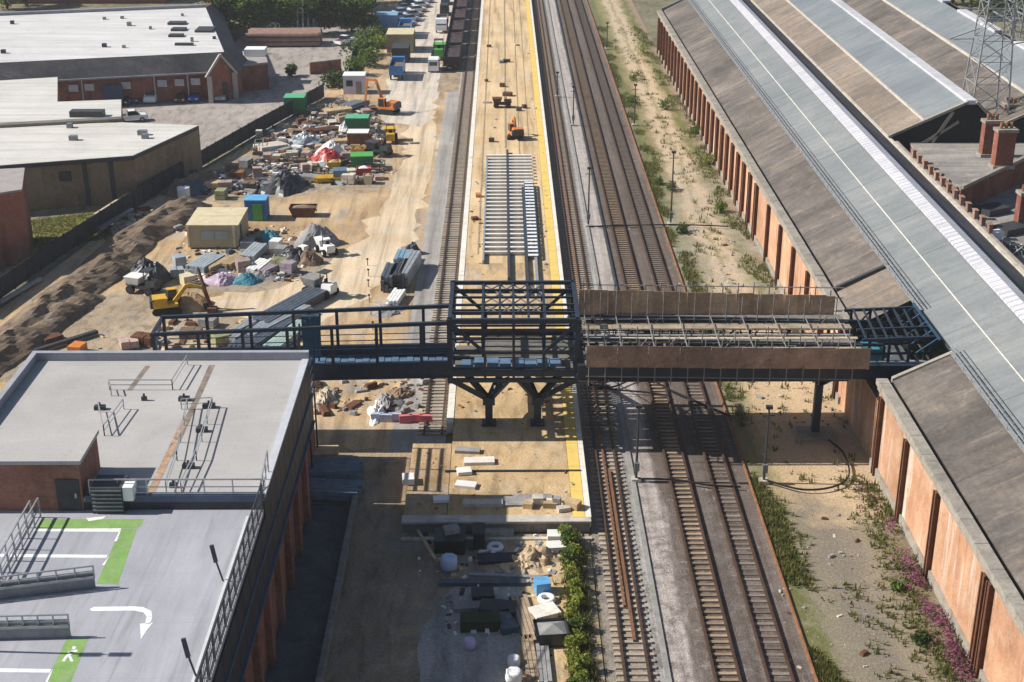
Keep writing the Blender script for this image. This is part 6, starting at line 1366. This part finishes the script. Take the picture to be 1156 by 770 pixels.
for i,(x,y,r,h,mt,lab) in enumerate(((643,622,.75,2.3,LEAF,'bright green bush against the platform end wall'),(644,645,.8,2.2,LEAF,'tall green bush below the platform corner'),(646,668,.7,1.2,LEAFY,'yellow green bush in the hedge strip by the track'),(647,690,.75,1.3,LEAFY,'yellow green bush beside the black skip'),(649,712,.75,1.2,LEAF,'green bush in the hedge strip right of the black skip'),(650,735,.8,1.3,LEAFY,'yellow green bush below the black skip'),(651,758,.85,1.4,LEAFY,'yellow green bush at the bottom of the hedge strip'),(652,784,.9,1.4,LEAF,'green bush cut off by the bottom of the photo'))):
    shrub(x,y,r,h,mt,lab,520,.24)
for i,(x,y,w) in enumerate(((640,612,'beside the platform end wall'),(648,633,'between the two tall bushes'),(645,656,'below the tall bushes'),(650,679,'above the black skip row'),(646,701,'level with the black skip'),(653,723,'just below the black skip'),(648,747,'near the bottom of the strip'),(656,770,'at the lowest end of the strip'))):
    shrub(x,y,.62,1.0 if i>2 else 1.7,LEAFY,'loose leafy bush %s'%w,260,.2)
for i,(x,y,r,h,mt,lab) in enumerate(((770,262,1.3,1.0,LEAFD,'dark low bush at the foot of the tall mast'),(757,215,1.2,1.2,LEAF,'green bush left of the tall mast'),(742,208,1.0,.9,LEAF,'small bush beside the tracks left of the tall mast'),(716,90,1.6,1.4,LEAF,'green bush on the far verge by the mast'),(752,124,1.5,1.6,LEAF,'green bush by the far shed wall'),(785,150,1.4,1.4,LEAF,'bright bush on the verge near the shed wall'),(800,185,1.3,1.3,LEAFY,'yellow green bush below the shed wall'),(815,240,1.2,1.2,LEAF,'green bush near the wall beyond the bridge'),(712,116,1.4,1.2,LEAF,'dark green bush beside the far mast'),(727,60,2.0,1.6,LEAFY,'yellow green bush by the far end of the shed'),(1012,665,.6,.5,LEAF,'low green weed patch beside the pink flowers'),(1040,725,.7,.6,LEAFD,'dark weed clump left of the pink flowers'))):
    shrub(x,y,r,h,mt,lab,260,.3)
# countless small plants: grass on the verge, flowers under the wall
rnd = random.Random(5); g = MB()
def tuft(m, p, s, h, k, rnd):
    for _ in range(k):
        a = rnd.uniform(0,6.28); o = Vector((math.cos(a),math.sin(a),0)); q = p+o*rnd.uniform(0,s); w = Vector((-o.y,o.x,0))*rnd.uniform(.04,.1)
        m.add([q-w,q+w,q+o*rnd.uniform(.02,.25)+Vector((0,0,h*rnd.uniform(.5,1.2)))],[(0,1,2)])
for _ in range(8500):
    y = 66+ (rnd.random()**1.5)*230
    u = rnd.random()
    x = 19.5+abs(rnd.gauss(0,.85)) if u < .55 else (29.2-abs(rnd.gauss(0,1.3)) if u < .8 else rnd.uniform(20,28.5))
    if 99 < y < 122 and rnd.random() < .75: continue
    if noise.noise(Vector((x*.35,y*.12,3))) < -.02: continue
    tuft(g, Vector((x,y,0)), .35+.2*(y>150), .28+.25*rnd.random(), 6, rnd)
tag(g.build('grass',GRASS),'weedy grass growing in patches along the verge','grass',None,'stuff')
g = MB()
for _ in range(1200):
    y = 62+rnd.random()*76; x = 28.75-abs(rnd.gauss(0,.5))
    if 99 < y < 123 or noise.noise(Vector((x*.5,y*.22,9))) < -.12: continue
    p = Vector((x,y,0)); hh = rnd.uniform(.4,1.1)
    for _k in range(7):
        q = p+Vector((rnd.uniform(-.2,.2),rnd.uniform(-.25,.25),hh*rnd.uniform(.3,1))); u = Vector((rnd.gauss(0,1),rnd.gauss(0,1),rnd.gauss(0,1))).normalized(); w = u.cross(Vector((0,.3,1))).normalized(); s = rnd.uniform(.05,.12); g.add([q-u*s,q+w*s,q+u*s,q-w*s],[(0,1,2,3)])
tag(g.build('wildflowers',PINK),'pink flowering weeds along the foot of the brick wall','wildflowers',None,'stuff')
g = MB()
for _ in range(520):
    y = 62+rnd.random()*70; x = 28.2-abs(rnd.gauss(0,.9))
    if 99 < y < 123: continue
    leaves(g, Vector((x,y,.15)), .25, 6, .16, rnd)
tag(g.build('undergrowth',LEAF),'low green weeds among the pink flowers','undergrowth',None,'stuff')
g = MB()
for _ in range(1500):
    k = rnd.random(); p = U(30+rnd.random()*100,236+rnd.random()*50,0)
    q0, q1, q2 = U(34,250,0), U(118,238,0), U(40,286,0)
    p = q0+(q1-q0)*rnd.random()+(q2-q0)*rnd.random()*.9; tuft(g,p,.4,.2,5,rnd)
tag(g.build('grass',GRASS),'yellowing grass behind the boundary fence','grass',None,'stuff')
g = MB(); rnd = random.Random(12)
for _ in range(1500):
    y = 60+rnd.random()*30; x = 4.9+rnd.gauss(0,.38); tuft(g, Vector((min(x,6.0),y,0)), .25, .5, 5, rnd)
tag(g.build('grass',GRASS),'tall grass in the hedge strip beside the track','grass',None,'stuff')
# loose litter of the site that nobody could count
def litter(polys, n, mats, label, smin, smax, seed, z=0.0, flat=1.0):
    rnd = random.Random(seed); ms = [MB() for _ in mats]
    for _ in range(n):
        (x0,y0,x1,y1) = rnd.choice(polys); p = U(rnd.uniform(x0,x1),rnd.uniform(y0,y1),z); s = rnd.uniform(smin,smax)*(rnd.random()**1.5+.3)
        rnd.choice(ms).obox(p-Vector((0,0,.02)),s*rnd.uniform(.4,2.2),s*rnd.uniform(.4,1.2),s*rnd.uniform(.2,.7)*flat,rnd.uniform(0,3.1),rnd.uniform(.6,1),rnd.uniform(.6,1))
    for m, mt in zip(ms,mats): tag(m.build('debris',mt),label%mt.name.replace('_',' '),'debris',None,'stuff')
litter([(292,150,420,208),(300,140,430,200),(335,118,425,170),(290,165,350,210)], 2400, [TARPG,WOOD,RUSTD,TARPW,DGREY,BLOCK,PIPED,BLACK,DARKSOIL,PIPE,SPOIL], 'loose %s litter between the loads of the material yard', .25, 1.1, 1)
litter([(200,255,345,318),(225,292,335,318)], 700, [TARPG,BLOCK,RUSTD,PIPED,TARPW,DGREY], 'loose %s litter round the cream cabins', .2, .8, 2)
litter([(225,205,290,220),(200,195,290,215),(120,235,215,262)], 520, [TARPG,RUSTD,BLOCK,PIPED,DGREY], 'loose %s litter along the boundary fence', .3, 1.0, 3)
litter([(0,380,345,402),(180,360,345,400),(350,428,480,470)], 260, [TARPG,WOOD,RUSTD], 'loose %s litter round the left bridge span', .2, .8, 4)
litter([(470,600,600,650),(500,650,585,720),(590,600,635,760)], 320, [TARPG,WOOD,DGREY,TARPW], 'loose %s litter in the lower yard', .1, .5, 5)
litter([(535,60,610,165),(530,170,545,310),(612,170,618,310),(470,510,650,580),(520,430,640,480)], 260, [RUST,TARPG,WOOD], 'loose %s litter on the platform', .08, .28, 6, 1.0)
litter([(880,570,1000,770),(760,270,830,330),(830,430,960,480)], 420, [CONC,RUSTD,TARPG], 'loose %s stones on the verge', .06, .3, 7)
# log yard beyond the factory
stack(322,50,14,7,3,.42,R(2),simple('log_brown',(.30,.19,.15),.25,1),'long pile of pinkish brown pipes in the far yard','pipe pile','pipe_stack')
t = thing('slatted_rack', U(336,36,0), 'pale grey slatted frame leaning in the far yard', 'frame'); p = U(336,38,0); m = MB(); [m.bar(p+Vector((k*1.1-3.3,0,0)),p+Vector((k*1.0-2.8,2,8)),.28) for k in range(7)]; m.build('slat', GALV, t); m = MB(); [m.bar(p+Vector((-3.4,z/4,z)),p+Vector((3.4,z/4,z)),.25) for z in (1,4,7.6)]; m.build('rail', GALV, t)
box1('crate',303,34,0,7,2,1.4,0,TARPW,'white crate row at the back of the far yard','crate')

# ------------------------------------------------------------------ thin summer haze
hz = MB().box(-1510,1510,-210,4010,-1.06,62).build('haze', bpy.data.materials.new('haze_air'))
hm = hz.data.materials[0]; hm.use_nodes = True; hn = hm.node_tree; hn.nodes.clear()
ho = hn.nodes.new('ShaderNodeOutputMaterial'); hp_ = hn.nodes.new('ShaderNodeVolumePrincipled'); hp_.inputs['Color'].default_value = (.85,.88,.92,1); hp_.inputs['Density'].default_value = .0002; hp_.inputs['Anisotropy'].default_value = .2
hn.links.new(hp_.outputs[0], ho.inputs['Volume']); hz['kind'] = 'stuff'; hz['label'] = 'thin summer haze over the whole site'; hz['category'] = 'haze'
